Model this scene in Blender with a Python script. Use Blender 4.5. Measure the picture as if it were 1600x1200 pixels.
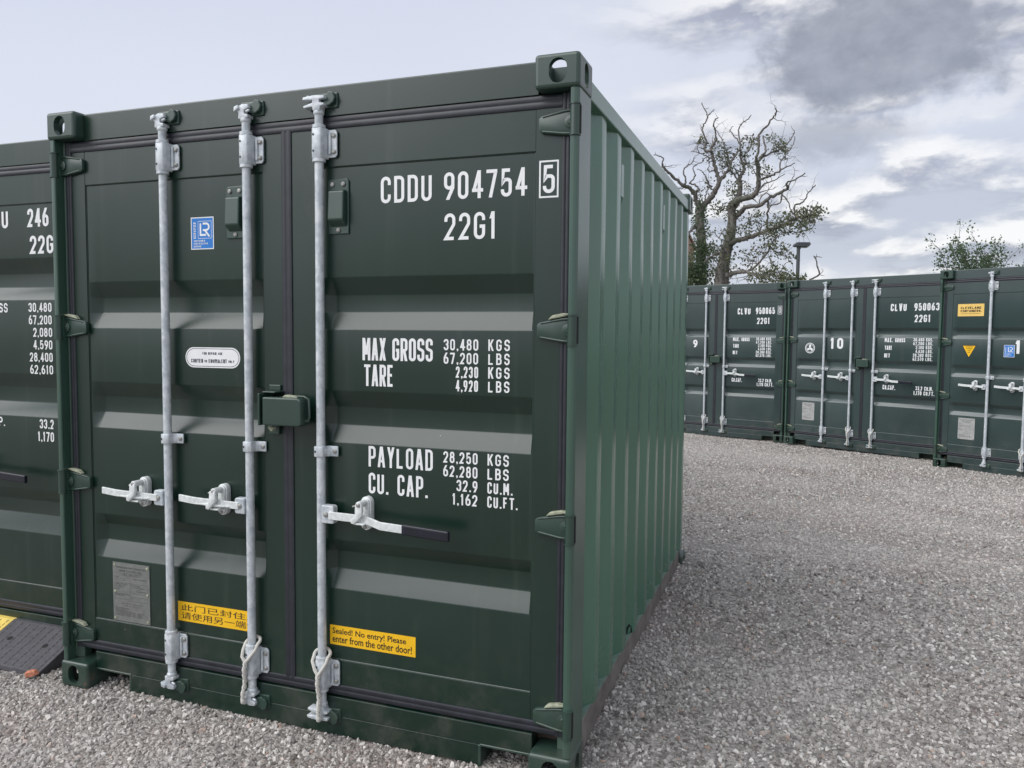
import bpy, bmesh, math, random
import numpy as np
from mathutils import Vector, Matrix

random.seed(7)
rng = np.random.default_rng(11)
for o in list(bpy.data.objects):
    bpy.data.objects.remove(o)
S = bpy.context.scene
COL = S.collection

# ------------------------------------------------------------------ camera
FPX = 1232.64                       # focal length in pixels of a 1600 px wide frame
CAM = np.array([3.16164, -2.62732, 1.62836])
YAW, PIT, ROL = -0.349441, -0.0614429, 0.00867035
_f = np.array([math.sin(YAW) * math.cos(PIT), math.cos(YAW) * math.cos(PIT), math.sin(PIT)])
_r = np.array([math.cos(YAW), -math.sin(YAW), 0.0])
_u = np.cross(_r, _f)
RIGHT = _r * math.cos(ROL) + _u * math.sin(ROL)
UP = -_r * math.sin(ROL) + _u * math.cos(ROL)
FWD = _f
cd = bpy.data.cameras.new('camera')
cam = bpy.data.objects.new('camera', cd)
COL.objects.link(cam)
cam.matrix_world = Matrix(((RIGHT[0], UP[0], -FWD[0], CAM[0]), (RIGHT[1], UP[1], -FWD[1], CAM[1]),
                           (RIGHT[2], UP[2], -FWD[2], CAM[2]), (0, 0, 0, 1)))
cd.sensor_width = 36.0
cd.lens = FPX / 1600 * 36.0
cd.clip_start = 0.05
cd.clip_end = 3000
S.camera = cam


def site(px, py, depth):
    """A point of the place, surveyed as bearing and depth from where the photographer stood."""
    d = RIGHT * (px - 800) / FPX - UP * (py - 600) / FPX + FWD
    return CAM + d * depth


# ------------------------------------------------------------------ node helpers
class E_:
    """tiny expression wrapper for math nodes"""
    def __init__(s, t, k): s.t, s.k = t, k
    def _m(s, op, o=None, c=None, clamp=False):
        n = s.t.nodes.new('ShaderNodeMath'); n.operation = op; n.use_clamp = clamp
        for i, v in enumerate((s, o, c)):
            if v is None: continue
            if isinstance(v, E_): s.t.links.new(v.k, n.inputs[i])
            else: n.inputs[i].default_value = v
        return E_(s.t, n.outputs[0])
    def __add__(s, o): return s._m('ADD', o)
    __radd__ = __add__
    def __sub__(s, o): return s._m('SUBTRACT', o)
    def __rsub__(s, o): return (s * -1.0) + o
    def __mul__(s, o): return s._m('MULTIPLY', o)
    __rmul__ = __mul__
    def __truediv__(s, o): return s._m('DIVIDE', o)
    def sqrt(s): return s._m('SQRT')
    def asin(s): return s._m('ARCSINE')
    def atan2(s, o): return s._m('ARCTAN2', o)
    def mx(s, o): return s._m('MAXIMUM', o)
    def mn(s, o): return s._m('MINIMUM', o)
    def clamp(s): return s._m('ADD', 0.0, clamp=True)
    def step(s, a, b):
        n = s.t.nodes.new('ShaderNodeMapRange'); n.interpolation_type = 'SMOOTHSTEP'
        s.t.links.new(s.k, n.inputs[0])
        n.inputs[1].default_value = a; n.inputs[2].default_value = b
        return E_(s.t, n.outputs[0])


def comb(t, x, y, z=0.0):
    n = t.nodes.new('ShaderNodeCombineXYZ')
    for i, v in enumerate((x, y, z)):
        if isinstance(v, E_): t.links.new(v.k, n.inputs[i])
        else: n.inputs[i].default_value = v
    return n.outputs[0]


def noise(t, vec, scale, detail=4, rough=0.55, dist=0.0):
    n = t.nodes.new('ShaderNodeTexNoise')
    if vec is not None: t.links.new(vec, n.inputs['Vector'])
    n.inputs['Scale'].default_value = scale
    n.inputs['Detail'].default_value = detail
    n.inputs['Roughness'].default_value = rough
    n.inputs['Distortion'].default_value = dist
    return E_(t, n.outputs['Fac'])


def mix(t, f, a, b):
    n = t.nodes.new('ShaderNodeMix'); n.data_type = 'RGBA'
    for v, k in ((f, 0), (a, 6), (b, 7)):
        if isinstance(v, E_): t.links.new(v.k, n.inputs[k])
        elif hasattr(v, 'is_linked'): t.links.new(v, n.inputs[k])
        elif isinstance(v, (int, float)): n.inputs[k].default_value = v
        else: n.inputs[k].default_value = (*v, 1.0)
    return n.outputs[2]


# ------------------------------------------------------------------ world: broken overcast
SUN_AZ, SUN_EL = math.radians(226), math.radians(46)     # compass bearing of the veiled sun, from +Y clockwise
w = bpy.data.worlds.new('World'); S.world = w; w.use_nodes = True
T = w.node_tree; T.nodes.clear()
tc = T.nodes.new('ShaderNodeTexCoord')
sx = T.nodes.new('ShaderNodeSeparateXYZ'); T.links.new(tc.outputs['Generated'], sx.inputs[0])
X, Y, Z = (E_(T, sx.outputs[i]) for i in range(3))
az = X.atan2(Y) * 57.2958
el = Z.mn(0.9999).mx(-0.9999).asin() * 57.2958
zp = Z.mx(0.0) + 0.30
pl = comb(T, X / zp, Y / zp, Z * 2.5)
zp2 = (Z + 0.016).mx(0.0) + 0.30
pl2 = comb(T, X / zp2, Y / zp2, Z * 2.5 + 0.04)
SC = 3.0
cA = noise(T, pl, SC, 6, 0.56, 0.15)
cB = noise(T, pl2, SC, 6, 0.56, 0.15)
big = noise(T, pl, 0.9, 1, 0.5)
relief = (cA - cB)
skew = comb(T, az * 0.055, el * 0.075, 3.7)
wv = noise(T, skew, 2.2, 4, 0.6, 0.3)
wv2 = noise(T, skew, 7.0, 4, 0.62, 0.2)
broken = az.step(-20.0, -2.0)                       # the deck is smooth to the north-west, broken elsewhere
body = cA.step(0.40, 0.60)
# the one heavy cloud hanging over the right hand row, ragged edged, with a lower shelf
d1 = (((az - 3.9) / 8.6) * ((az - 3.9) / 8.6) + ((el - 18.2) / 4.1) * ((el - 18.2) / 4.1)).sqrt()
d2 = (((az - 1.6) / 5.0) * ((az - 1.6) / 5.0) + ((el - 12.9) / 1.7) * ((el - 12.9) / 1.7)).sqrt()
h1 = (d1 + (wv - 0.5) * 0.85 + (wv2 - 0.5) * 0.75)
h2 = (d2 + (wv - 0.5) * 1.1 + (wv2 - 0.5) * 1.0)
heavy = (h1.step(1.06, 0.62)).mx(h2.step(1.2, 0.35) * 0.7)
rim = (h1.step(1.45, 1.12) - h1.step(1.12, 0.9)).mx(0.0) * el.step(20.0, 12.0)
# colours (radiance)
pale = mix(T, el.step(2.0, 40.0), (0.575, 0.595, 0.665), (0.48, 0.515, 0.62))
pale = mix(T, big.step(0.40, 0.65) * 0.6, pale, (0.595, 0.615, 0.685))
pale = mix(T, broken * 0.85, pale, mix(T, big.step(0.36, 0.62), (0.40, 0.425, 0.50), (0.52, 0.545, 0.62)))
lit = mix(T, (relief * 8.5 + 0.50).clamp(), (0.29, 0.305, 0.37), (0.74, 0.73, 0.73))
col = mix(T, body * broken, pale, lit)
col = mix(T, rim * broken * 0.6, col, (0.68, 0.68, 0.69))
dark = mix(T, (wv2 * 1.7 - 0.40).clamp(), (0.205, 0.215, 0.255), (0.335, 0.35, 0.40))
col = mix(T, heavy * 0.95, col, dark)
sk = T.nodes.new('ShaderNodeTexSky'); sk.sky_type = 'NISHITA'; sk.sun_disc = False
sk.sun_elevation = SUN_EL; sk.sun_rotation = SUN_AZ
sk.air_density = 1.0; sk.dust_density = 2.0
STR = 0.10
ml = T.nodes.new('ShaderNodeVectorMath'); ml.operation = 'SCALE'
T.links.new(col, ml.inputs[0]); ml.inputs['Scale'].default_value = 1.0 / STR
fin = mix(T, 0.86, sk.outputs[0], ml.outputs[0])
bg = T.nodes.new('ShaderNodeBackground'); bg.inputs['Strength'].default_value = STR
T.links.new(fin, bg.inputs['Color'])
ow = T.nodes.new('ShaderNodeOutputWorld'); T.links.new(bg.outputs[0], ow.inputs['Surface'])

sl = bpy.data.lights.new('sun', 'SUN'); so = bpy.data.objects.new('sun', sl); COL.objects.link(so)
sl.energy = 1.8; sl.angle = math.radians(62); sl.color = (1.0, 0.985, 0.96)
sd = Vector((math.sin(SUN_AZ) * math.cos(SUN_EL), math.cos(SUN_AZ) * math.cos(SUN_EL), math.sin(SUN_EL)))
so.rotation_euler = sd.to_track_quat('Z', 'Y').to_euler()
so.location = (0, -20, 30)

S.view_settings.view_transform = 'Standard'; S.view_settings.look = 'None'
S.view_settings.gamma = 1.0; S.view_settings.exposure = 0.48
S.view_settings.use_curve_mapping = False
S.render.engine = 'CYCLES'
S.cycles.max_bounces = 4
S.cycles.diffuse_bounces = 2
S.cycles.glossy_bounces = 2
w.cycles.sampling_method = 'MANUAL'
w.cycles.sample_map_resolution = 512


# ------------------------------------------------------------------ materials
def mat(name):
    m = bpy.data.materials.new(name); m.use_nodes = True
    t = m.node_tree; b = t.nodes['Principled BSDF']
    return m, t, b


def objco(t):
    n = t.nodes.new('ShaderNodeTexCoord'); return n.outputs['Object']


def geopos(t):
    n = t.nodes.new('ShaderNodeNewGeometry'); return n.outputs['Position']


def sep(t, v):
    n = t.nodes.new('ShaderNodeSeparateXYZ'); t.links.new(v, n.inputs[0])
    return [E_(t, n.outputs[i]) for i in range(3)]


def bump(t, b, h, strength, dist=0.01):
    n = t.nodes.new('ShaderNodeBump'); n.inputs['Strength'].default_value = strength
    n.inputs['Distance'].default_value = dist
    t.links.new(h.k if isinstance(h, E_) else h, n.inputs['Height'])
    t.links.new(n.outputs[0], b.inputs['Normal'])


def scalev(t, v, s):
    n = t.nodes.new('ShaderNodeMapping'); n.inputs['Scale'].default_value = s
    t.links.new(v, n.inputs[0]); return n.outputs[0]


def paint(name, base, rough=0.30, dusty=1.0, scuff=1.0, spec=0.72):
    m, t, b = mat(name)
    g = geopos(t)
    n1 = noise(t, g, 1.3, 2, 0.6)
    streak = noise(t, scalev(t, g, (14, 14, 0.55)), 1.0, 2, 0.6)
    gz = sep(t, g)[2]
    c = mix(t, n1.step(0.3, 0.7), tuple(v * 0.90 for v in base), tuple(v * 1.12 for v in base))
    c = mix(t, streak.step(0.56, 0.8) * 0.08, c, (0.15, 0.17, 0.14))
    smear = noise(t, scalev(t, g, (5, 5, 1.6)), 1.0, 5, 0.7).step(0.60, 0.78) * 0.09
    c = mix(t, smear, c, (0.17, 0.165, 0.12))
    # road dust thrown up on the lowest hand's breadth, in ragged patches
    low = gz.step(0.55, 0.02) * noise(t, g, 7, 5, 0.65).step(0.42, 0.7) * (0.22 * dusty)
    c = mix(t, low, c, (0.17, 0.15, 0.125))
    # paint chips: sparse pale flecks
    v = t.nodes.new('ShaderNodeTexVoronoi'); v.inputs['Scale'].default_value = 9.0
    t.links.new(scalev(t, g, (1, 1, 0.8)), v.inputs['Vector'])
    wn = t.nodes.new('ShaderNodeSeparateColor'); t.links.new(v.outputs['Color'], wn.inputs[0])
    pick = E_(t, wn.outputs[0]).step(0.90, 0.93)
    chip = E_(t, v.outputs['Distance']).step(0.034, 0.018) * pick * (0.75 * scuff)
    c = mix(t, chip, c, (0.45, 0.47, 0.46))
    if scuff < 1.0:
        rust = noise(t, g, 11, 4, 0.65).step(0.66, 0.76) * gz.step(0.35, 0.05) * 0.55
        c = mix(t, rust, c, (0.20, 0.095, 0.05))
    t.links.new(c, b.inputs['Base Color'])
    r = n1 * 0.10 + (rough - 0.07) + low * 0.5 + streak * 0.05
    t.links.new(r.k, b.inputs['Roughness'])
    b.inputs['Specular IOR Level'].default_value = spec
    wob = noise(t, g, 2.2, 1, 0.5)
    bump(t, b, wob, 0.17, 0.012)
    return m


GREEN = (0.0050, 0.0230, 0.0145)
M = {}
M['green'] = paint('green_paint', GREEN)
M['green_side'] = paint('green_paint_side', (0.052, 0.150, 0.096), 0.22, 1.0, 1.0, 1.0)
M['green_veiled'] = paint('green_paint_veiled', (0.025, 0.048, 0.046), 0.30, 1.0, 1.0, 1.0)  # far doors: veiling glare and sky reflection put into a lighter, greyer base colour
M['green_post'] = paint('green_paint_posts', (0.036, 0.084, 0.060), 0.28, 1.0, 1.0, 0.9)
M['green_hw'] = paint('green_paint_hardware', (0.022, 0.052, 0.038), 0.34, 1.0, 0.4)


def plain(name, colr, rough=0.5, metal=0.0, var=0.12, sc=30, bmp=0.0, spec=0.5):
    m, t, b = mat(name)
    g = geopos(t)
    n = noise(t, g, sc, 4, 0.6)
    c = mix(t, n.step(0.25, 0.75), tuple(v * (1 - var) for v in colr), tuple(min(1, v * (1 + var)) for v in colr))
    t.links.new(c, b.inputs['Base Color'])
    b.inputs['Roughness'].default_value = rough; b.inputs['Metallic'].default_value = metal
    b.inputs['Specular IOR Level'].default_value = spec
    if bmp: bump(t, b, n, bmp, 0.004)
    return m


def galv():
    m, t, b = mat('galvanised_steel')
    g = geopos(t)
    v = t.nodes.new('ShaderNodeTexVoronoi'); v.inputs['Scale'].default_value = 85
    t.links.new(scalev(t, g, (1, 1, 0.55)), v.inputs['Vector'])
    n = noise(t, g, 26, 5, 0.65)
    s2 = t.nodes.new('ShaderNodeSeparateColor'); t.links.new(v.outputs['Color'], s2.inputs[0])
    f = (E_(t, s2.outputs[0]) * 0.5 + n.step(0.3, 0.7) * 0.6 - 0.05).clamp()
    c = mix(t, f, (0.42, 0.465, 0.50), (0.70, 0.735, 0.755))
    drip = noise(t, scalev(t, g, (60, 60, 2.5)), 1.0, 4, 0.6).step(0.58, 0.75) * 0.5
    c = mix(t, drip, c, (0.82, 0.84, 0.85))
    t.links.new(c, b.inputs['Base Color'])
    b.inputs['Metallic'].default_value = 0.22
    t.links.new((f * 0.15 + 0.42).k, b.inputs['Roughness'])
    bump(t, b, n * 0.5 + f * 0.4, 0.12, 0.003)
    return m


M['galv'] = galv()
M['silver'] = plain('silver_paint', (0.72, 0.75, 0.74), 0.5, 0.15, 0.14, 60, 0.08)
M['bolt'] = plain('bolt_zinc', (0.34, 0.34, 0.32), 0.45, 0.5, 0.25, 90)
M['rubber'] = plain('gasket_rubber', (0.017, 0.019, 0.027), 0.45, 0, 0.3, 18, 0.06, 0.6)
M['black'] = plain('black_grip', (0.012, 0.013, 0.022), 0.34, 0, 0.2, 30)
M['hole'] = plain('dark_hole', (0.008, 0.008, 0.009), 0.8)
M['white'] = plain('white_vinyl', (0.84, 0.85, 0.85), 0.4, 0, 0.05, 14)
M['yellow'] = plain('yellow_vinyl', (0.90, 0.52, 0.012), 0.42, 0, 0.05, 9)
M['amber'] = plain('amber_vinyl', (0.86, 0.58, 0.16), 0.42, 0, 0.05, 9)
M['blue'] = plain('blue_vinyl', (0.012, 0.19, 0.60), 0.4, 0, 0.06, 9)
M['ink'] = plain('black_ink', (0.014, 0.013, 0.014), 0.5)
M['navy_ink'] = plain('navy_ink', (0.03, 0.035, 0.07), 0.5)
M['plate'] = plain('dull_metal_plate', (0.24, 0.25, 0.235), 0.42, 0.45, 0.12, 40, 0.05)
M['plate_new'] = plain('bright_metal_plate', (0.50, 0.50, 0.49), 0.4, 0.3, 0.10, 40)
M['engrave'] = plain('plate_print', (0.085, 0.09, 0.085), 0.5)
M['sealant'] = plain('pale_sealant', (0.34, 0.36, 0.26), 0.7, 0, 0.25, 60, 0.2)
M['rail'] = plain('dusty_rail_reflection_tint', (0.165, 0.15, 0.135), 0.75, 0, 0.35, 9, 0.15, 0.3)  # dust plus the gravel's reflection, painted into the rail's brown-grey
M['sill_top'] = plain('pale_rail_flange', (0.17, 0.25, 0.21), 0.55, 0, 0.3, 14, 0.1)
M['wood'] = plain('container_floor', (0.08, 0.06, 0.045), 0.8)


# ------------------------------------------------------------------ mesh builder
def smoothed(me, ang=40):
    me.shade_smooth(); me.set_sharp_from_angle(angle=math.radians(ang))


class MB:
    def __init__(s): s.v, s.f, s.m = [], [], []
    def add(s, vs, fs, m=0):
        o = len(s.v); s.v += [tuple(map(float, p)) for p in vs]
        s.f += [tuple(i + o for i in f) for f in fs]; s.m += [m] * len(fs)
        return s
    def box(s, x0, x1, y0, y1, z0, z1, m=0):
        return s.add([(x0, y0, z0), (x1, y0, z0), (x1, y1, z0), (x0, y1, z0), (x0, y0, z1), (x1, y0, z1), (x1, y1, z1), (x0, y1, z1)],
                     [(0, 3, 2, 1), (4, 5, 6, 7), (0, 1, 5, 4), (1, 2, 6, 5), (2, 3, 7, 6), (3, 0, 4, 7)], m)
    def prism(s, poly, axis, a, b, m=0):
        """poly: 2d points; axis 0/1/2 extruded from a to b. poly in (y,z),(x,z),(x,y)"""
        def P(p, h):
            return ((h, p[0], p[1]), (p[0], h, p[1]), (p[0], p[1], h))[axis]
        n = len(poly)
        ar = sum(poly[i][0] * poly[(i + 1) % n][1] - poly[(i + 1) % n][0] * poly[i][1] for i in range(n))
        if (ar < 0) != (axis == 1): poly = poly[::-1]
        if b < a: a, b = b, a
        vs = [P(p, a) for p in poly] + [P(p, b) for p in poly]
        fs = [tuple(range(n))[::-1], tuple(range(n, 2 * n))] + [(i, (i + 1) % n, n + (i + 1) % n, n + i) for i in range(n)]
        return s.add(vs, fs, m)
    def tube(s, pts, rad, n=8, cap=True, m=0, closed=False):
        pts = [np.array(p, float) for p in pts]; k = len(pts)
        if not hasattr(rad, '__len__'): rad = [rad] * k
        prev = None; rings = []
        for i in range(k):
            a = pts[i - 1] if (i or closed) else pts[i]
            b = pts[(i + 1) % k] if (i < k - 1 or closed) else pts[i]
            t = b - a; t = t / (np.linalg.norm(t) + 1e-12)
            if prev is None:
                h = np.array([0, 0, 1.]) if abs(t[2]) < 0.9 else np.array([1., 0, 0])
                nx = np.cross(h, t)
            else: nx = prev - t * (prev @ t)
            nx = nx / (np.linalg.norm(nx) + 1e-12); prev = nx; ny = np.cross(t, nx)
            rings.append([pts[i] + rad[i] * (math.cos(2 * math.pi * j / n) * nx + math.sin(2 * math.pi * j / n) * ny) for j in range(n)])
        vs = [p for r in rings for p in r]; fs = []
        for i in range(k if closed else k - 1):
            i2 = (i + 1) % k
            for j in range(n):
                fs.append((i * n + j, i * n + (j + 1) % n, i2 * n + (j + 1) % n, i2 * n + j))
        if cap and not closed:
            fs.append(tuple(range(n))[::-1]); fs.append(tuple(range((k - 1) * n, k * n)))
        return s.add(vs, fs, m)
    def cyl(s, p0, p1, r, n=12, m=0): return s.tube([p0, p1], r, n, True, m)
    def disc_bolt(s, x, y, z, r=0.009, h=0.006, m=0):
        return s.tube([(x, y, z), (x, y - h * 0.6, z), (x, y - h, z)], [r, r, r * 0.55], 8, True, m)
    def mesh(s, name, mats, bev=0.0, seg=2, smooth=None):
        me = bpy.data.meshes.new(name)
        me.from_pydata(s.v, [], s.f); me.validate()
        for k in mats: me.materials.append(M[k] if isinstance(k, str) else k)
        if len(mats) > 1:
            for p, i in zip(me.polygons, s.m): p.material_index = i
        if bev:
            bm = bmesh.new(); bm.from_mesh(me)
            ed = [e for e in bm.edges if len(e.link_faces) == 2 and e.calc_face_angle(0) > math.radians(35)]
            bmesh.ops.bevel(bm, geom=ed, offset=bev, segments=seg, affect='EDGES', profile=0.5, clamp_overlap=True)
            bm.to_mesh(me); bm.free()
        if smooth: smoothed(me, smooth)
        return me


def link(name, me, parent=None, loc=None, **props):
    o = bpy.data.objects.new(name, me); COL.objects.link(o)
    if parent is not None: o.parent = parent
    if loc is not None: o.location = loc
    for k, v in props.items(): o[k] = v
    return o


SPL = {}


def split_link(name, me, parent=None, loc=None):
    """link every loose piece of a built mesh as a part of its own (piece meshes shared between copies)"""
    if me.name not in SPL:
        bm = bmesh.new(); bm.from_mesh(me); left = set(bm.verts); groups = []
        while left:
            st_ = [left.pop()]; grp = set(st_)
            while st_:
                v = st_.pop()
                for e in v.link_edges:
                    o_ = e.other_vert(v)
                    if o_ in left: left.discard(o_); grp.add(o_); st_.append(o_)
            groups.append(grp)
        if len(groups) == 1: SPL[me.name] = [me]; bm.free()
        else:
            idx = [[v.index for v in g] for g in groups]; bm.free(); out = []
            for g in idx:
                keep = set(g); m2 = me.copy(); b2 = bmesh.new(); b2.from_mesh(m2)
                bmesh.ops.delete(b2, geom=[v for v in b2.verts if v.index not in keep], context='VERTS')
                b2.to_mesh(m2); b2.free(); out.append(m2)
            SPL[me.name] = out
    return [link(name, m_, parent, loc) for m_ in SPL[me.name]]


def empty(name, loc, rz=0.0, **props):
    o = bpy.data.objects.new(name, None); COL.objects.link(o)
    o.location = loc; o.rotation_euler = (0, 0, rz); o.empty_display_size = 0.2
    for k, v in props.items(): o[k] = v
    return o


# ------------------------------------------------------------------ stencil lettering (stroke alphabet)
def CL(*p): return ('c', p)
def OP(*p): return ('o', p)
def DG(a, b): return ('d', (a, b))


GL = {
    '0': [CL((0, 0, 1), (0, 1, 1), (1, 1, 1), (1, 0, 1))],
    '1': [OP((.62, 1, 0), (.62, 0, 0)), DG((.10, .78), (.62, 1))],
    '2': [OP((0, .72, 0), (0, 1, 1), (1, 1, 1), (1, .60, .8), (0, 0, 0), (1, 0, 0))],
    '3': [OP((0, .76, 0), (0, 1, 1), (1, 1, 1), (1, .53, .8), (.42, .53, 0)), OP((.5, .53, 0), (1, .53, .8), (1, 0, 1), (0, 0, 1), (0, .25, 0))],
    '4': [OP((.74, 0, 0), (.74, 1, 0)), DG((.0, .22), (.74, 1)), OP((0, .26, 0), (1.06, .26, 0))],
    '5': [OP((.95, 1, 0), (.09, 1, 0), (.03, .50, 0), (.28, .62, .3), (1, .62, .9), (1, 0, 1), (0, 0, 1), (0, .23, 0))],
    '6': [CL((0, 0, 1), (0, .58, 1), (1, .58, 1), (1, 0, 1)), OP((0, .30, 0), (0, .58, .8), (.30, .80, 0)), DG((.08, .62), (.70, 1))],
    '7': [OP((0, 1, 0), (1, 1, 0)), DG((.32, 0), (1, .98))],
    '8': [CL((.06, .54, .9), (.06, 1, 1), (.94, 1, 1), (.94, .54, .9)), CL((0, 0, 1), (0, .54, .9), (1, .54, .9), (1, 0, 1))],
    '9': [CL((1, 1, 1), (1, .42, 1), (0, .42, 1), (0, 1, 1)), OP((1, .70, 0), (1, .42, .8), (.70, .20, 0)), DG((.30, 0), (.92, .38))],
    'A': [DG((0, 0), (.44, 1)), DG((1, 0), (.56, 1)), OP((.17, .27, 0), (.83, .27, 0))],
    'B': [CL((0, .53, 0), (0, 1, 0), (.93, 1, .9), (.93, .53, .9)), CL((0, 0, 0), (0, .53, 0), (1, .53, .9), (1, 0, .9))],
    'C': [OP((1, .70, 0), (1, 1, 1), (0, 1, 1), (0, 0, 1), (1, 0, 1), (1, .30, 0))],
    'D': [CL((0, 0, 0), (0, 1, 0), (1, 1, .95), (1, 0, .95))],
    'E': [OP((1, 1, 0), (0, 1, 0), (0, 0, 0), (1, 0, 0)), OP((0, .53, 0), (.86, .53, 0))],
    'F': [OP((1, 1, 0), (0, 1, 0), (0, 0, 0)), OP((0, .52, 0), (.86, .52, 0))],
    'G': [OP((1, .72, 0), (1, 1, 1), (0, 1, 1), (0, 0, 1), (1, 0, 1), (1, .47, 0), (.52, .47, 0))],
    'H': [OP((0, 0, 0), (0, 1, 0)), OP((1, 0, 0), (1, 1, 0)), OP((0, .52, 0), (1, .52, 0))],
    'I': [OP((.5, 0, 0), (.5, 1, 0))],
    'K': [OP((0, 0, 0), (0, 1, 0)), DG((.1, .36), (1, 1)), DG((1, 0), (.38, .62))],
    'L': [OP((0, 1, 0), (0, 0, 0), (1, 0, 0))],
    'M': [OP((0, 0, 0), (0, 1, 0)), OP((1, 0, 0), (1, 1, 0)), DG((.5, .22), (.04, 1)), DG((.5, .22), (.96, 1))],
    'N': [OP((0, 0, 0), (0, 1, 0)), OP((1, 0, 0), (1, 1, 0)), DG((1, 0), (0, 1))],
    'O': [CL((0, 0, 1), (0, 1, 1), (1, 1, 1), (1, 0, 1))],
    'P': [CL((0, .44, 0), (0, 1, 0), (1, 1, .95), (1, .44, .95)), OP((0, 0, 0), (0, .5, 0))],
    'Q': [CL((0, 0, 1), (0, 1, 1), (1, 1, 1), (1, 0, 1)), OP((.6, .25, 0), (1, 0, 0))],
    'R': [CL((0, .46, 0), (0, 1, 0), (1, 1, .95), (1, .46, .95)), OP((0, 0, 0), (0, .5, 0)), DG((1, 0), (.5, .5))],
    'S': [OP((1, .74, 0), (1, 1, 1), (0, 1, 1), (0, .56, .8), (1, .46, .8), (1, 0, 1), (0, 0, 1), (0, .26, 0))],
    'T': [OP((0, 1, 0), (1, 1, 0)), OP((.5, 1, 0), (.5, 0, 0))],
    'U': [OP((0, 1, 0), (0, 0, 1), (1, 0, 1), (1, 1, 0))],
    'V': [DG((.45, 0), (0, 1)), DG((.55, 0), (1, 1))],
    'W': [OP((0, 1, 0), (.25, 0, 0), (.5, .8, 0), (.75, 0, 0), (1, 1, 0))],
    'X': [DG((0, 0), (1, 1)), DG((1, 0), (0, 1))],
    'Y': [DG((.5, .42), (0, 1)), DG((.5, .42), (1, 1)), OP((.5, .46, 0), (.5, 0, 0))],
}
GW = {'1': .62, 'I': .30, 'M': 1.25, 'W': 1.3, '.': .34, ',': .34, ' ': .62, 'A': 1.05, 'V': 1.05}


def fillet(pts, closed, R):
    out = []; n = len(pts)
    for i, (x, y, r) in enumerate(pts):
        p = np.array([x, y])
        if r <= 0 or (not closed and i in (0, n - 1)): out.append(p); continue
        a = np.array(pts[i - 1][:2]) - p; b = np.array(pts[(i + 1) % n][:2]) - p
        la, lb = np.linalg.norm(a), np.linalg.norm(b); a /= la; b /= lb
        ca = max(-0.9999, min(0.9999, a @ b)); half = math.acos(ca) / 2
        rr = R * r
        d = min(rr / math.tan(half), la * (0.5 if (closed or i not in (1,)) else 0.98), lb * (0.5 if (closed or i != n - 2) else 0.98))
        rr = d * math.tan(half)
        c = p + (a + b) / np.linalg.norm(a + b) * (rr / math.sin(half))
        p0, p1 = p + a * d, p + b * d
        t0 = math.atan2(*(p0 - c)[::-1]); t1 = math.atan2(*(p1 - c)[::-1])
        dt = (t1 - t0 + math.pi) % (2 * math.pi) - math.pi
        for k in range(6): out.append(c + rr * np.array([math.cos(t0 + dt * k / 5), math.sin(t0 + dt * k / 5)]))
    return out


def ribbon(mb, pts, closed, t, y, m):
    P = []
    for p in pts:
        if not P or np.linalg.norm(p - P[-1]) > 1e-6: P.append(p)
    if closed and np.linalg.norm(P[0] - P[-1]) < 1e-6: P.pop()
    n = len(P); L, Rr = [], []
    for i in range(n):
        a = P[i] - P[i - 1] if (i or closed) else P[1] - P[0]
        b = P[(i + 1) % n] - P[i] if (i < n - 1 or closed) else a
        if not i and not closed: a = b
        a = a / np.linalg.norm(a); b = b / np.linalg.norm(b)
        na, nb = np.array([-a[1], a[0]]), np.array([-b[1], b[0]])
        q = na + nb; q /= max(np.linalg.norm(q), 1e-6)
        k = min(1 / max(q @ na, 0.3), 2.4)
        L.append(P[i] + q * t / 2 * k); Rr.append(P[i] - q * t / 2 * k)
    vs = [(p[0], y, p[1]) for p in L] + [(p[0], y, p[1]) for p in Rr]
    fs = [(i, (i + 1) % n, n + (i + 1) % n, n + i) for i in range(n if closed else n - 1)]
    mb.add(vs, fs, m)


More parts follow.
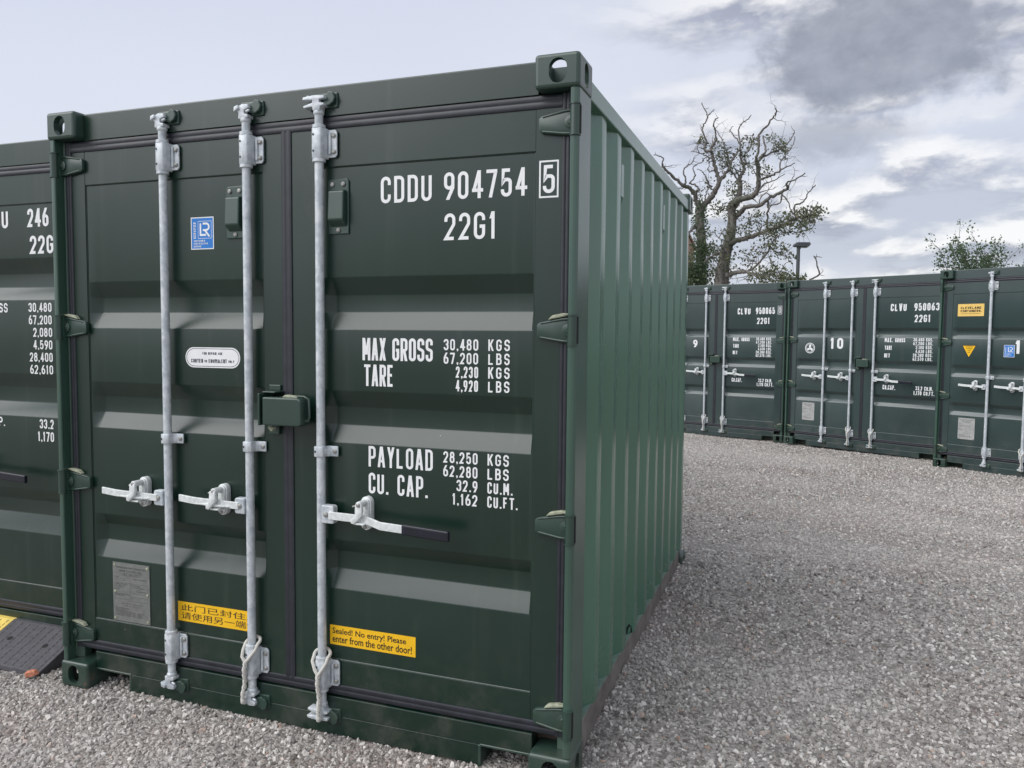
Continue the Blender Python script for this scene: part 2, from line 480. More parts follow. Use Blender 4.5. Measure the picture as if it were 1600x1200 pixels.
def letters(mb, txt, x0, x1, z0, z1, y, m=0, bold=0.15, gap=0.30, aspect=None):
    """txt set between x0 and x1 (stretched), cap height z0..z1, on the plane y"""
    ws = [GW.get(c, 1.0) for c in txt]
    tot = sum(ws) + gap * (len(txt) - 1)
    h = z1 - z0; t = bold * h
    if x1 is None: u = h * (aspect or 0.5); x1 = x0 + u * tot
    u = (x1 - x0) / tot
    x = x0; lay = 0
    for c, w_ in zip(txt, ws):
        ww = w_ * u
        if c in '.,':
            mb.add([(x, y, z0), (x + t, y, z0), (x + t, y, z0 + t), (x, y, z0 + t)], [(0, 1, 2, 3)], m)
            if c == ',': mb.add([(x + t * .3, y, z0), (x + t, y, z0), (x + t * .3, y, z0 - t * .8)], [(0, 2, 1)], m)
        elif c != ' ':
            iw, ih = max(ww - t, 1e-4), h - t
            for kind, pts in GL[c]:
                yk = y - 0.00025 * (lay % 4); lay += 1
                if kind == 'd':              # diagonal stroke cut square with the line of writing
                    (ax, az_), (bx_, bz) = [(x + t / 2 + q[0] * iw, z0 + t / 2 + q[1] * ih) for q in pts]
                    hw_ = t / 2 * min(math.hypot(bx_ - ax, bz - az_) / max(abs(bz - az_), 1e-4), 1.6)
                    if pts[0][1] == 0: az_ -= t / 2
                    if pts[1][1] == 1: bz += t / 2
                    mb.add([(ax - hw_, yk, az_), (ax + hw_, yk, az_), (bx_ + hw_, yk, bz), (bx_ - hw_, yk, bz)], [(0, 1, 2, 3)], m)
                    continue
                if kind == 'o' and len(pts) == 2 and pts[0][0] == pts[1][0]:   # upright: run to the full cap height
                    pts = [(px, pz + (t / 2 / ih) * (1 if pz == 1 else -1 if pz == 0 else 0), r) for px, pz, r in pts]
                if kind == 'o' and len(pts) == 2 and pts[0][1] == pts[1][1]:
                    pts = [(px + (t / 2 / iw) * (1 if px >= 1 else -1 if px == 0 else 0), pz, r) for px, pz, r in pts]
                q = [(x + t / 2 + px * iw, z0 + t / 2 + pz * ih, r) for px, pz, r in pts]
                ribbon(mb, fillet(q, kind == 'c', iw / 2), kind == 'c', t, yk, m)
        x += ww + gap * u
    return mb


def face_plate(mb, x0, x1, z0, z1, y, th, m=0):
    return mb.box(x0, x1, y - th, y, z0, z1, m)


def text_mesh(lines, x0, z0, size, xs, y, mname, lead=1.25, offset=0.0):
    """print set with Blender's own typeface, for lower case and Chinese lines -> (verts, faces)"""
    vs, fs = [], []
    for i, s in enumerate(lines):
        cu = bpy.data.curves.new('tmp', 'FONT'); cu.body = s; cu.size = size; cu.resolution_u = 3
        cu.offset = offset
        ob = bpy.data.objects.new('tmp', cu); COL.objects.link(ob)
        dg = bpy.context.evaluated_depsgraph_get()
        me = ob.evaluated_get(dg).to_mesh()
        o = len(vs)
        vs += [(x0 + v.co.x * xs, y, z0 - i * size * lead + v.co.y) for v in me.vertices]
        fs += [tuple(k + o for k in p.vertices) for p in me.polygons]
        ob.evaluated_get(dg).to_mesh_clear()
        bpy.data.objects.remove(ob); bpy.data.curves.remove(cu)
    return vs, fs


def fit_text(mb, lines, x0, x1, ztop, zbot, y, m, offset=0.0):
    """fit a block of lines in the rectangle"""
    vs, fs = text_mesh(lines, 0, 0, 1.0, 1.0, y, None, 1.22, offset)
    a = np.array(vs); lo, hi = a.min(0), a.max(0)
    a[:, 0] = x0 + (a[:, 0] - lo[0]) / (hi[0] - lo[0]) * (x1 - x0)
    a[:, 2] = zbot + (a[:, 2] - lo[2]) / (hi[2] - lo[2]) * (ztop - zbot)
    # keep faces turned to -y
    mb.add(a, fs, m)


# ------------------------------------------------------------------ container
W, H = 2.438, 2.591
YF, YP = 0.060, 0.0655           # door frame plane, door panel plane
ROD = (0.622, 1.048, 1.390)      # three locking rods: two on the left leaf, one on the right
RY = 0.030
CACHE = {}


def cached(key, fn):
    if key not in CACHE: CACHE[key] = fn()
    return CACHE[key]


def oval(w_, h_, n=6):
    r = min(w_, h_) / 2; out = []
    for q, (cx, cz) in enumerate(((w_ / 2 - r, h_ / 2 - r), (-w_ / 2 + r, h_ / 2 - r), (-w_ / 2 + r, -h_ / 2 + r), (w_ / 2 - r, -h_ / 2 + r))):
        for k in range(n + 1):
            a = math.pi / 2 * (q + k / n); out.append((cx + r * math.cos(a), cz + r * math.sin(a)))
    return out


def casting_base():
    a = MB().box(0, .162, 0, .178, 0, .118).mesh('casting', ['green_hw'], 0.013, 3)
    c = MB().box(.026, .140, .026, .152, -.05, .094)
    cut = [c.mesh('c', ['green_hw'])]
    cut.append(MB().prism([(.078 + x, .060 + z) for x, z in oval(.064, .084)], 1, -.05, .09).mesh('c', ['green_hw']))
    cut.append(MB().prism([(.090 + x, .060 + z) for x, z in oval(.054, .084)], 0, -.05, .09).mesh('c', ['green_hw']))
    ob = bpy.data.objects.new('t', a); COL.objects.link(ob); tmp = []
    for k in cut:
        bm = bmesh.new(); bm.from_mesh(k); bmesh.ops.remove_doubles(bm, verts=bm.verts, dist=1e-5)
        bmesh.ops.recalc_face_normals(bm, faces=bm.faces); bm.to_mesh(k); bm.free()
        co = bpy.data.objects.new('t', k); COL.objects.link(co); tmp.append(co)
        md = ob.modifiers.new('b', 'BOOLEAN'); md.operation = 'DIFFERENCE'; md.object = co; md.solver = 'EXACT'
    dg = bpy.context.evaluated_depsgraph_get()
    me = bpy.data.meshes.new_from_object(ob.evaluated_get(dg))
    for o in [ob] + tmp: bpy.data.objects.remove(o)
    return me


def mirrored(me, sx_, sy_, sz_):
    m2 = me.copy(); bm = bmesh.new(); bm.from_mesh(m2)
    for v in bm.verts: v.co = Vector((v.co.x * sx_, v.co.y * sy_, v.co.z * sz_))
    if sx_ * sy_ * sz_ < 0: bmesh.ops.reverse_faces(bm, faces=bm.faces)
    bm.to_mesh(m2); bm.free(); return m2


def m_post(front=True):
    """right-hand front corner post: folded J section; local x measured from the outer side inwards"""
    o = [(0.004, .172), (0.004, .022), (0.010, .011), (0.020, .008), (0.032, .008), (0.035, .012), (0.035, .058), (0.072, .070), (.072, .110), (0.03, .110), (.03, .172)]
    mb = MB()
    mb.prism([(x, y) for x, y in o], 2, .117, H - .117)
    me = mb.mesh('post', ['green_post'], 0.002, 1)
    return me


def m_leaf(x0, x1, p0, p1, ch, pm_='green'):
    """door leaf: frame ring standing a few mm proud of a pressed panel with three channels"""
    mb = MB(); z0, z1 = .168, 2.462; q0, q1 = .315, 2.278
    # frame: four bars
    mb.box(x0, p0, YF, YF + .05, z0, z1)
    mb.box(p1, x1, YF, YF + .05, z0, z1)
    mb.box(p0, p1, YF + .0006, YF + .05, z0, q0)
    mb.box(p0, p1, YF + .0006, YF + .05, q1, z1)
    fr = mb.mesh('leaf', [pm_], 0.002, 2)
    # pressed panel
    R = .0032; D = .036
    prof = []
    for (a, b, c, d) in sorted(ch):
        pass
    pts = [(q0 - .004, 0.0)]
    for (zt, zti, zbi, zb) in sorted(ch, key=lambda c: c[3]):
        for zc, dep, zl, dl, zr, dr in ((zb, 0, zb - .02, 0, zbi, D), (zbi, D, zb, 0, zti, D), (zti, D, zbi, D, zt, 0), (zt, 0, zti, D, zt + .02, 0)):
            A = np.array([zc, dep]); a = np.array([zl, dl]) - A; b = np.array([zr, dr]) - A
            a /= np.linalg.norm(a); b /= np.linalg.norm(b)
            pts += [tuple(A + a * R), tuple(A + (a + b) * R * .27), tuple(A + b * R)]
    pts.append((q1 + .004, 0.0))
    xs = [(p0 - .004, 0), (p0 + .006, 0), (p0 + .012, .06), (p0 + .044, .94), (p0 + .052, 1), (p1 - .012, 1), (p1 - .0105, .97), (p1 - .006, .03), (p1 - .0045, 0), (p1 + .004, 0)]
    vs, fs = [], []
    # very slight oil-canning of the sheet
    for z, d in pts:
        for x, k in xs: vs.append((x, YP + d * k, z))
    n = len(xs)
    for i in range(len(pts) - 1):
        for j in range(n - 1): fs.append((i * n + j, i * n + j + 1, (i + 1) * n + j + 1, (i + 1) * n + j))
    pm = MB().add(vs, fs).mesh('panel', [pm_], smooth=50)
    # weld bead along panel edge
    wb = MB()
    for z in (q0 + .001, q1 - .001): wb.tube([(p0 + .003, YP - .0005, z), (p1 - .003, YP - .0005, z)], .0032, 6)
    for x in (p0 + .002, p1 - .002): wb.tube([(x, YP - .0005, q0), (x, YP - .0005, q1)], .0022, 6)
    return fr, pm, wb.mesh('weld', [pm_], smooth=60)


def gasket_profile(mb, a, b, axis, lo, hi):
    """ribbed rubber seal: a..b across, lo..hi along"""
    n = 17
    pr = []
    for i in range(n):
        u = i / (n - 1); yy = .056 - .0024 * abs(math.sin(u * math.pi * 2)) ** 0.7 * (1 if 0 < i < n - 1 else 0)
        pr.append((a + (b - a) * u, yy))
    pr = pr + [(b, .075), (a, .075)]
    if axis == 'z':
        mb.prism(pr, 2, lo, hi)
    else:
        mb.prism([(y, z) for z, y in pr], 0, lo, hi)
    return mb


def m_hinge(s):
    """hinge leaf with knuckle; s=+1 right side (blade points to -x), z=0 at centre, x=0 at the knuckle"""
    mb = MB()
    def X(v): return v * s
    blade = [(.010, -.046), (-.035, -.044), (-.118, -.030), (-.128, -.022), (-.128, .018), (-.118, .027), (-.035, .044), (.010, .046)]
    mb.prism([(X(x), z) for x, z in blade], 1, .043, .0605)
    for sg in (-1, 1):
        mb.tube([(X(.0), .043, sg * .040), (X(-.035), .043, sg * .038), (X(-.115), .044, sg * .024 - .001)], [.0055, .0055, .004], 6)
    mb.tube([(X(-.012), .044, 0), (X(-.012), .037, 0)], .022, 14)
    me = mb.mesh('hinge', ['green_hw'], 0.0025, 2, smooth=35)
    kn = MB()
    kn.tube([(X(.010), .020, -.050), (X(.010), .020, .050)], .0175, 14)
    kn.tube([(X(.010), .020, -.054), (X(.010), .020, -.050)], .0205, 14)
    kn.tube([(X(.010), .020, .050), (X(.010), .020, .054)], .0205, 14)
    km = kn.mesh('knuckle', ['green_hw'], smooth=35)
    dk = MB().box(min(X(.0265), X(.0300)), max(X(.0265), X(.0300)), .018, .03, -.047, .047).mesh('slot', ['hole'])
    rg = MB().tube([(X(-.012), .0368, 0), (X(-.012), .0325, 0)], [.011, .008], 12).mesh('pin', ['green_hw'], smooth=35)
    se = MB()
    se.prism([(X(-.085), .036), (X(-.02), .049), (X(-.004), .052), (X(.002), .058), (X(-.030), .060), (X(-.07), .052)], 1, .036, .058)
    sm = se.mesh('sealant', ['sealant'], 0.003, 1)
    return me, km, dk, rg, sm


def m_rod(): return MB().cyl((0, 0, .205), (0, 0, 2.425), .0172, 20).mesh('rod', ['galv'], smooth=40)


def m_bracket(up):
    """bearing bracket; z=0 at its middle, rod axis at origin, bolted flange to the right"""
    mb = MB(); hh = .058
    prof = [(-.024, .000), (-.024, -.012), (-.019, -.020), (-.008, -.0235), (.008, -.0235), (.019, -.020), (.024, -.010), (.030, .010), (.068, .018), (.068, .026), (-.050, .026), (-.050, .018), (-.026, .010)]
    mb.prism([(x, y) for x, y in prof[:8] + [(.030, .026), (-.026, .026)]], 2, -hh, hh)
    me = mb.mesh('bracket', ['galv'], 0.003, 2, smooth=50)
    fl = MB()
    z0, z1 = (-hh + .006, hh - .004)
    pts = [(.028, z0), (.060, z0), (.068, z0 + .010), (.068, z1 - .010), (.060, z1), (.028, z1)]
    fl.prism(pts, 1, .018, .026)
    fl.prism([(-.026, z0 + .01), (-.042, z0 + .01), (-.046, z0 + .02), (-.046, z1 - .02), (-.042, z1 - .01), (-.026, z1 - .01)], 1, .018, .026)
    fl.tube([(.040, .014, z0 + .012), (.040, .014, z1 - .012)], .006, 6)
    fm = fl.mesh('flange', ['galv'], 0.002, 2)
    bo = MB()
    for z in (z0 + .022, z1 - .022): bo.disc_bolt(.055, .018, z, .0095, .008)
    bo = bo.mesh('bolts', ['bolt'], smooth=35)
    ho = MB()
    for z in (-.030, .032): ho.tube([(-.0115, -.0232, z), (-.0118, -.0238, z)], .0048, 10)
    hm = ho.mesh('holes', ['hole'])
    co = MB()
    for z in (-hh - .006, hh + .006): co.tube([(0, 0, z - .008), (0, 0, z - .006), (0, 0, z + .006), (0, 0, z + .008)], [.021, .0255, .0255, .021], 18)
    cm = co.mesh('collar', ['galv'], smooth=45)
    return me, fm, bo, hm, cm


def m_cam(kind):
    """forged cam on the rod end (drawn for the top, z=0 at rod end); kind 0 plain jaw, 1 double T jaw"""
    mb = MB()
    mb.tube([(0, 0, -.030), (0, 0, .028), (0, 0, .034), (0, 0, .044), (0, 0, .048)], [.0165, .0165, .021, .021, .017], 16)
    if kind == 0:
        mb.prism([(-.024, .044), (-.006, .040), (.022, .046), (.022, .058), (.004, .062), (.004, .076), (.026, .084), (.022, .098), (-.006, .100), (-.030, .088), (-.034, .074), (-.022, .066)], 1, -.018, .020)
        mb.prism([(-.040, .070), (-.016, .082), (-.020, .096), (-.038, .090)], 1, -.026, .004)
        mb.tube([(.012, -.012, .070), (.030, -.016, .074)], [.006, .005], 8)
    else:
        mb.prism([(-.014, .044), (.014, .044), (.018, .060), (.034, .062), (.034, .070), (.012, .074), (.012, .086), (.036, .088), (.034, .098), (-.012, .102), (-.058, .098), (-.062, .088), (-.016, .086), (-.018, .074), (-.058, .064), (-.056, .056), (-.018, .060)], 1, -.020, .018)
        mb.tube([(-.040, -.014, .098), (-.040, -.014, .104)], [.006, .003], 8)
    return mb.mesh('cam', ['galv'], 0.003, 2, smooth=45)


def m_keeper():
    mb = MB()
    mb.prism([(-.030, .064), (.000, .070), (.030, .062), (.052, .074), (.060, .090), (.052, .112), (.036, .120), (.020, .108), (-.030, .104)], 1, .006, .030)
    mb.box(-.046, .062, .022, .034, .058, .116)
    return mb.mesh('keeper', ['green_hw'], 0.004, 2)


def m_clamp():
    mb = MB()
    mb.prism([(-.024, .008), (-.022, -.016), (-.010, -.0225), (.010, -.0225), (.020, -.016), (.024, .008), (.034, .016), (.066, .018), (.066, .026), (-.024, .026)], 2, -.021, .021)
    me = mb.mesh('clamp', ['galv'], 0.003, 2, smooth=50)
    b = MB(); b.disc_bolt(.053, .018, 0, .009, .007); bm_ = b.mesh('bolt', ['bolt'], smooth=35)
    h = MB(); h.tube([(-.0125, -.0218, 0), (-.0128, -.0224, 0)], .0048, 10); hm = h.mesh('hole', ['hole'])
    return me, bm_, hm


def bar(mb, pts, hh, th, m=0):
    """flat bar swept along pts (x,y,z) standing on edge (height 2*hh in z, thickness th in y)"""
    vs = []
    for x, y, z in pts: vs += [(x, y - th / 2, z - hh), (x, y + th / 2, z - hh), (x, y + th / 2, z + hh), (x, y - th / 2, z + hh)]
    fs = [(0, 1, 2, 3)]; n = len(pts)
    for i in range(n - 1):
        a, b = 4 * i, 4 * i + 4
        for k in range(4): fs.append((a + k, b + k, b + (k + 1) % 4, a + (k + 1) % 4))
    fs.append((4 * n - 4, 4 * n - 1, 4 * n - 2, 4 * n - 3))
    if pts[-1][0] < pts[0][0]: fs = [f[::-1] for f in fs]
    return mb.add(vs, fs, m)


def m_handle(right):
    """handle pivoting on a hub welded to the rod; origin on the rod axis at handle height"""
    hb = MB()
    if right:
        hb.prism([(.014, -.036), (.066, -.036), (.070, -.030), (.070, .030), (.064, .036), (.014, .036)], 1, -.022, .010)
        hub = hb.mesh('hub', ['galv'], 0.004, 2)
        a = MB()
        bar(a, [(.050, -.024, -.002), (.16, -.026, -.003), (.21, -.026, -.004), (.245, -.032, -.010), (.29, -.044, -.018), (.395, -.046, -.022)], .0155, .009)
        arm = a.mesh('arm', ['silver'], 0.002, 2)
        g = MB(); bar(g, [(.385, -.046, -.0215), (.56, -.048, -.030), (.580, -.048, -.031)], .020, .019)
        grip = g.mesh('grip', ['black'], 0.006, 3)
        b = MB(); b.disc_bolt(.036, -.022, 0, .0105, .007); bolt = b.mesh('bolt', ['bolt'], smooth=35)
        cx = .198
    else:
        hb.prism([(-.014, -.034), (-.056, -.034), (-.062, -.028), (-.062, .026), (-.056, .032), (-.014, .032)], 1, -.022, .010)
        hub = hb.mesh('hub', ['galv'], 0.004, 2)
        a = MB()
        bar(a, [(-.040, -.024, .000), (-.10, -.026, .002), (-.145, -.030, .006), (-.20, -.036, .006), (-.255, -.038, .008), (-.335, -.036, .014)], .0145, .010)
        a.prism([(-.245, -.003), (-.16, .004), (-.08, -.004), (-.16, -.010)], 1, -.045, -.024)
        arm = a.mesh('arm', ['silver'], 0.002, 2)
        grip = None
        b = MB(); b.disc_bolt(-.036, -.022, 0, .010, .007); bolt = b.mesh('bolt', ['bolt'], smooth=35)
        cx = -.148
    c = MB()
    cap = [(cx + x, .012 + z) for x, z in oval(.046, .132)]
    c.prism(cap, 1, .008, .034)
    c.prism([(cx + x, .012 + z) for x, z in oval(.036, .120)], 1, .000, .008)
    back = c.mesh('catch', ['silver'], 0.002, 2, smooth=40)
    k = MB()
    k.prism([(cx - .014, .058), (cx + .014, .058), (cx + .016, .030), (cx + .012, .012), (cx - .004, -.006), (cx - .020, -.022), (cx - .034, -.018), (cx - .034, -.006), (cx - .016, .014), (cx - .016, .034)], 1, -.056 if not right else -.050, -.040 if not right else -.036)
    k.tube([(cx, .0, .056), (cx, -.05, .056)], .013, 12)
    k.box(cx - .022, cx + .022, -.046, -.006, -.024, -.016)
    hasp = k.mesh('hasp', ['silver'], 0.003, 2, smooth=45)
    b2 = MB(); b2.disc_bolt(cx, -.05, .056, .008, .007); b2.disc_bolt(cx, .0, -.040, .008, .007)
    b2.tube([(cx - .016, -.035, .050), (cx - .030, -.042, .046)], .004, 6)
    pins = b2.mesh('pins', ['bolt'], smooth=35)
    return hub, arm, grip, bolt, back, hasp, pins


def m_lockbox():
    mb = MB()
    pts = [(.0, -.068), (.0, .068), (.205, .068), (.222, .060), (.226, .05), (.226, -.058), (.214, -.068)]
    mb.prism([(1.160 + x * .80, 1.320 + z * .82) for x, z in pts], 1, -.034, .030)
    body = mb.mesh('lock_box', ['green_hw'], 0.006, 3)
    b = MB()
    b.box(1.140, 1.149, -.036, .060, 1.262, 1.390)
    b.box(1.140, 1.200, -.006, .060, 1.390, 1.397)
    b.prism([(1.130, 1.397), (1.186, 1.397), (1.186, 1.420), (1.130, 1.420)], 1, .050, .060)
    b.box(1.130, 1.180, .046, .060, 1.218, 1.262)
    brk = b.mesh('lock_bracket', ['green_hw'], 0.003, 2)
    h = MB()
    h.tube([(1.300, .004, 1.380), (1.332, .004, 1.380), (1.352, .004, 1.372), (1.356, .004, 1.300), (1.352, .002, 1.286), (1.343, .000, 1.282), (1.337, .000, 1.290)], .005, 8)
    hook = h.mesh('lock_hook', ['green_hw'], smooth=60)
    s = MB()
    s.prism([(1.235, 1.374), (1.250, 1.386), (1.290, 1.382), (1.310, 1.374)], 1, -.010, .020)
    s.prism([(1.150, 1.252), (1.182, 1.252), (1.172, 1.232), (1.160, 1.240)], 1, .010, .030)
    se = s.mesh('lock_sealant', ['sealant'], 0.003, 2)
    return body, brk, hook, se


def m_vent():
    mb = MB(); mb.prism([(-.045, -.105), (.045, -.105), (.046, .098), (.038, .108), (-.040, .106), (-.046, .098)], 1, YP - .0075, YP)
    pl_ = mb.mesh('vent_plate', ['green_hw'], 0.003, 2)
    h = MB()
    h.prism([(YP - .0075, .066), (YP - .030, .058), (YP - .036, -.052), (YP - .0075, -.078)], 0, -.034, .036)
    hood = h.mesh('vent_hood', ['green_hw'], 0.005, 2)
    b = MB()
    for x, z in ((-.026, .086), (.022, .086), (.0, -.090)): b.disc_bolt(x, YP - .0075, z, .0095, .007)
    bl = b.mesh('bolts', ['bolt'], smooth=35)
    return pl_, hood, bl


def m_sill(L, pk):
    mb = MB(); y0, y1 = .050, .120
    a0, a1, b0, b1 = .1625, .366, 2.068, W - .1625
    mb.box(a0, b1, y0, y1, .086, .1645)
    mb.box(a1, b0, y0, y1, .006, .086)
    me = mb.mesh('sill', [pk], 0.003, 2)
    n = MB()
    for x0, x1 in ((a0, a1), (b0, b1)):
        n.box(x0, x1 + (.006 if x0 < 1 else 0), y0 - .003, y1 + .05, .080, .0895)
        n.box(x0, x1, y1 + .055, y1 + .065, .0, .086)
        xx = x1 if x0 < 1 else x0
        n.box(xx - .006, xx + .006, y0 - .0025, y1 + .05, .0, .084)
    return me, n.mesh('notch', ['green_hw'], 0.002, 1)


def m_header(pk):
    mb = MB(); mb.prism([(.052, 2.470), (.052, 2.580), (.056, 2.586), (.130, 2.586), (.130, 2.470)], 0, .1622, W - .1622)
    return mb.mesh('header', [pk], 0.002, 2)


def m_side(L, right=True):
    """pressed trapezoidal wall, pitch 277 mm"""
    xo, xi = W - .018, W - .054
    prof = []; y = .170
    ys = .403; 
    prof.append((xi, .165)); prof.append((xi, ys - .068))
    k = 0; PT = .2717
    while ys + k * PT + .072 < L - .06:
        b = ys + k * PT
        prof += [(xo, b), (xo, b + .072)]
        prof += [(xi, min(b + .140, L - .02))]
        if b + PT + .072 < L - .06: prof += [(xi, b + PT - .068)]
        k += 1
    prof.append((xi, L - .015))
    # round the folds
    R = .0045; P = [prof[0]]
    for i in range(1, len(prof) - 1):
        A = np.array(prof[i]); a = np.array(prof[i - 1]) - A; b = np.array(prof[i + 1]) - A
        if np.linalg.norm(a) < 1e-6 or np.linalg.norm(b) < 1e-6: continue
        a /= np.linalg.norm(a); b /= np.linalg.norm(b)
        P += [tuple(A + a * R), tuple(A + (a + b) * R * .27), tuple(A + b * R)]
    P.append(prof[-1])
    vs, fs = [], []
    zs = np.linspace(.150, 2.500, 17); nz = len(zs)
    for x, y in P:
        for z in zs:
            x2 = x + .0016 * math.sin(z * 3.1 + y * 2.3) * math.sin(math.pi * (z - .15) / 2.35) + .0011 * math.sin(z * 7.3 - y * 5.1 + 1)
            vs.append((x2 if right else W - x2, y + .0012 * math.sin(z * 4.7 + y * 9), z))
    for i in range(len(P) - 1):
        for j in range(nz - 1):
            f = (nz * i + j, nz * (i + 1) + j, nz * (i + 1) + j + 1, nz * i + j + 1); fs.append(f if right else f[::-1])
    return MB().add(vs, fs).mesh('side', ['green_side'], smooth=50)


def m_toprail(L, right=True):
    mb = MB(); x0, x1 = W - .064, W - .008
    if not right: x0, x1 = W - x1, W - x0
    mb.box(x0, x1, .1775, L - .1775, 2.478, 2.545)
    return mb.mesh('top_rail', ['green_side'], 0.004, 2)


def m_botrail(L, right=True):
    mb = MB(); f = (lambda x: x) if right else (lambda x: W - x)
    def bx(a, b, z0, z1, m): mb.box(min(f(a), f(b)), max(f(a), f(b)), .1775, L - .1775, z0, z1, m)
    bx(W - .075, W - .022, .148, .1545, 1)
    bx(W - .030, W - .0235, .012, .148, 0)
    bx(W - .080, W - .0300, .012, .020, 0)
    return mb.mesh('bottom_rail', ['rail', 'sill_top'], 0.002, 1)


def m_roof(L):
    vs, fs = [], []; y = .18; k = 0
    P = [(.18, 2.545)]
    yy = .26
    while yy + .20 < L - .2:
        P += [(yy, 2.545), (yy + .03, 2.562), (yy + .10, 2.562), (yy + .13, 2.545)]; yy += .209
    P.append((L - .18, 2.545))
    for (y, z) in P: vs += [(.03, y, 2.545), (.10, y, z), (W - .10, y, z), (W - .03, y, 2.545)]
    for i in range(len(P) - 1):
        for j in range(3): fs.append((4 * i + j, 4 * i + j + 1, 4 * i + 5 + j, 4 * i + 4 + j))
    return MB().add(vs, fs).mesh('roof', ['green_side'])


def sticker_lr(x0, x1, z0, z1, y):
    """blue certificate decal"""
    mb = MB(); th = .0012
    mb.box(x0, x1, y - th, y, z0, z1, 0)
    e = .004; mb.add([(x0 + e, y - th - .0002, z0 + e), (x1 - e, y - th - .0002, z0 + e), (x1 - e, y - th - .0002, z1 - e), (x0 + e, y - th - .0002, z1 - e)], [(0, 1, 2, 3)], 1)
    yy = y - th - .0005; w_, h = x1 - x0, z1 - z0
    ax0, ax1, az0, az1 = x0 + .32 * w_, x1 - .10 * w_, z0 + .34 * h, z1 - .13 * h
    P = lambda *a: [np.array(q) for q in a]
    ribbon(mb, P((ax0, az0), (ax1, az0), (ax1, az1), (ax0, az1)), True, .0016 * w_ / .118, yy, 0)
    iw, ih = ax1 - ax0, az1 - az0; t = .008 * w_ / .118
    ribbon(mb, P((ax0 + .18 * iw, az0 + .88 * ih), (ax0 + .18 * iw, az0 + .20 * ih), (ax0 + .60 * iw, az0 + .20 * ih)), False, t, yy, 0)
    q = [(ax0 + .36 * iw, az0 + .86 * ih, 0), (ax0 + .82 * iw, az0 + .86 * ih, 1), (ax0 + .82 * iw, az0 + .48 * ih, 1), (ax0 + .36 * iw, az0 + .48 * ih, 0)]
    ribbon(mb, fillet(q, False, .2 * ih), False, t, yy - .0001, 0)
    ribbon(mb, P((ax0 + .50 * iw, az0 + .48 * ih), (ax0 + .86 * iw, az0 + .10 * ih)), False, t, yy - .0002, 0)
    # CERTIFIED running up the left edge
    tb = MB(); letters(tb, 'CERTIFIED', 0, .50 * h, 0, .105 * w_, 0, 0, .20, .34)
    mb.add([(x0 + .22 * w_ - vz, yy, az0 + vx) for vx, vy, vz in tb.v], tb.f, 0)
    for i, s in enumerate(('CONTAINER', 'CERTIFICATION', 'SCHEME')):
        letters(mb, s, x0 + .12 * w_, x0 + (.62, .74, .46)[i] * w_, z0 + (.235 - .085 * i) * h, z0 + (.29 - .085 * i) * h, yy, 0, .2, .34)
    return mb.mesh('certificate_sticker', ['white', 'blue'])


def m_plate(x0, x1, z0, z1, y, mm):
    mb = MB(); mb.box(x0, x1, y - .0035, y, z0, z1, 0)
    me = mb
    yy = y - .0039; w_, h = x1 - x0, z1 - z0
    def L_(s, a, b, t, hh): letters(mb, s, x0 + a * w_, x0 + b * w_, z0 + t * h, z0 + (t + hh) * h, yy, 1, .17, .34)
    L_('APPROVED FOR TRANSPORT', .10, .90, .905, .030)
    L_('UNDER CUSTOMS SEAL', .17, .80, .850, .030)
    L_('GB C 2001 LRUT', .28, .72, .797, .026)
    P = lambda *a: [np.array((x0 + q[0] * w_, z0 + q[1] * h)) for q in a]
    for r in (((.25, .787), (.75, .787), (.75, .832), (.25, .832)), ((.06, .70), (.32, .70), (.32, .73), (.06, .73)), ((.05, .47), (.47, .47), (.47, .66), (.05, .66)), ((.50, .50), (.95, .50), (.95, .66), (.50, .66)), ((.05, .38), (.47, .38), (.47, .46), (.05, .46)), ((.52, .36), (.94, .36), (.94, .44), (.52, .44))):
        ribbon(mb, P(*r), True, .0012, yy, 1)
    rows = [('TYPE', .06, .16, .745), ('MANUFACTURERS NO', .56, .92, .735), ('TIMBER TREATMENT', .07, .40, .63), ('IM BASILEUM', .07, .34, .60), ('SI 110 EC', .07, .30, .57), ('2023', .07, .17, .54), ('OWNER NO', .07, .28, .435), ('REGISTERED', .54, .74, .62), ('CONTAINERS', .60, .86, .59), ('UK', .64, .72, .56), ('MAINTENANCE', .62, .90, .53), ('CSC SAFETY APPROVAL', .22, .80, .30), ('GB LR 35100', .33, .70, .262), ('DATE MANUFACTURED', .06, .42, .215), ('IDENTIFICATION', .06, .36, .185), ('MAXIMUM OPERATING GROSS MASS', .06, .62, .155), ('ALLOWABLE STACKING LOAD', .06, .60, .125), ('TRANSVERSE RACKING TEST', .06, .60, .095), ('30480 KG', .66, .84, .155), ('19200', .66, .78, .125), ('15240', .66, .78, .095)]
    for s, a, b, t in rows: L_(s, a, b, t, .018)
    bb = MB()
    for x in (x0 + .012, x1 - .012):
        for z in (z0 + .012, (z0 + z1) / 2, z1 - .012): bb.disc_bolt(x, y - .0035, z, .0065, .004)
    return mb.mesh('plate', [mm, 'engrave']), bb.mesh('rivets', ['sealant' if mm == 'plate' else 'bolt'], smooth=35)


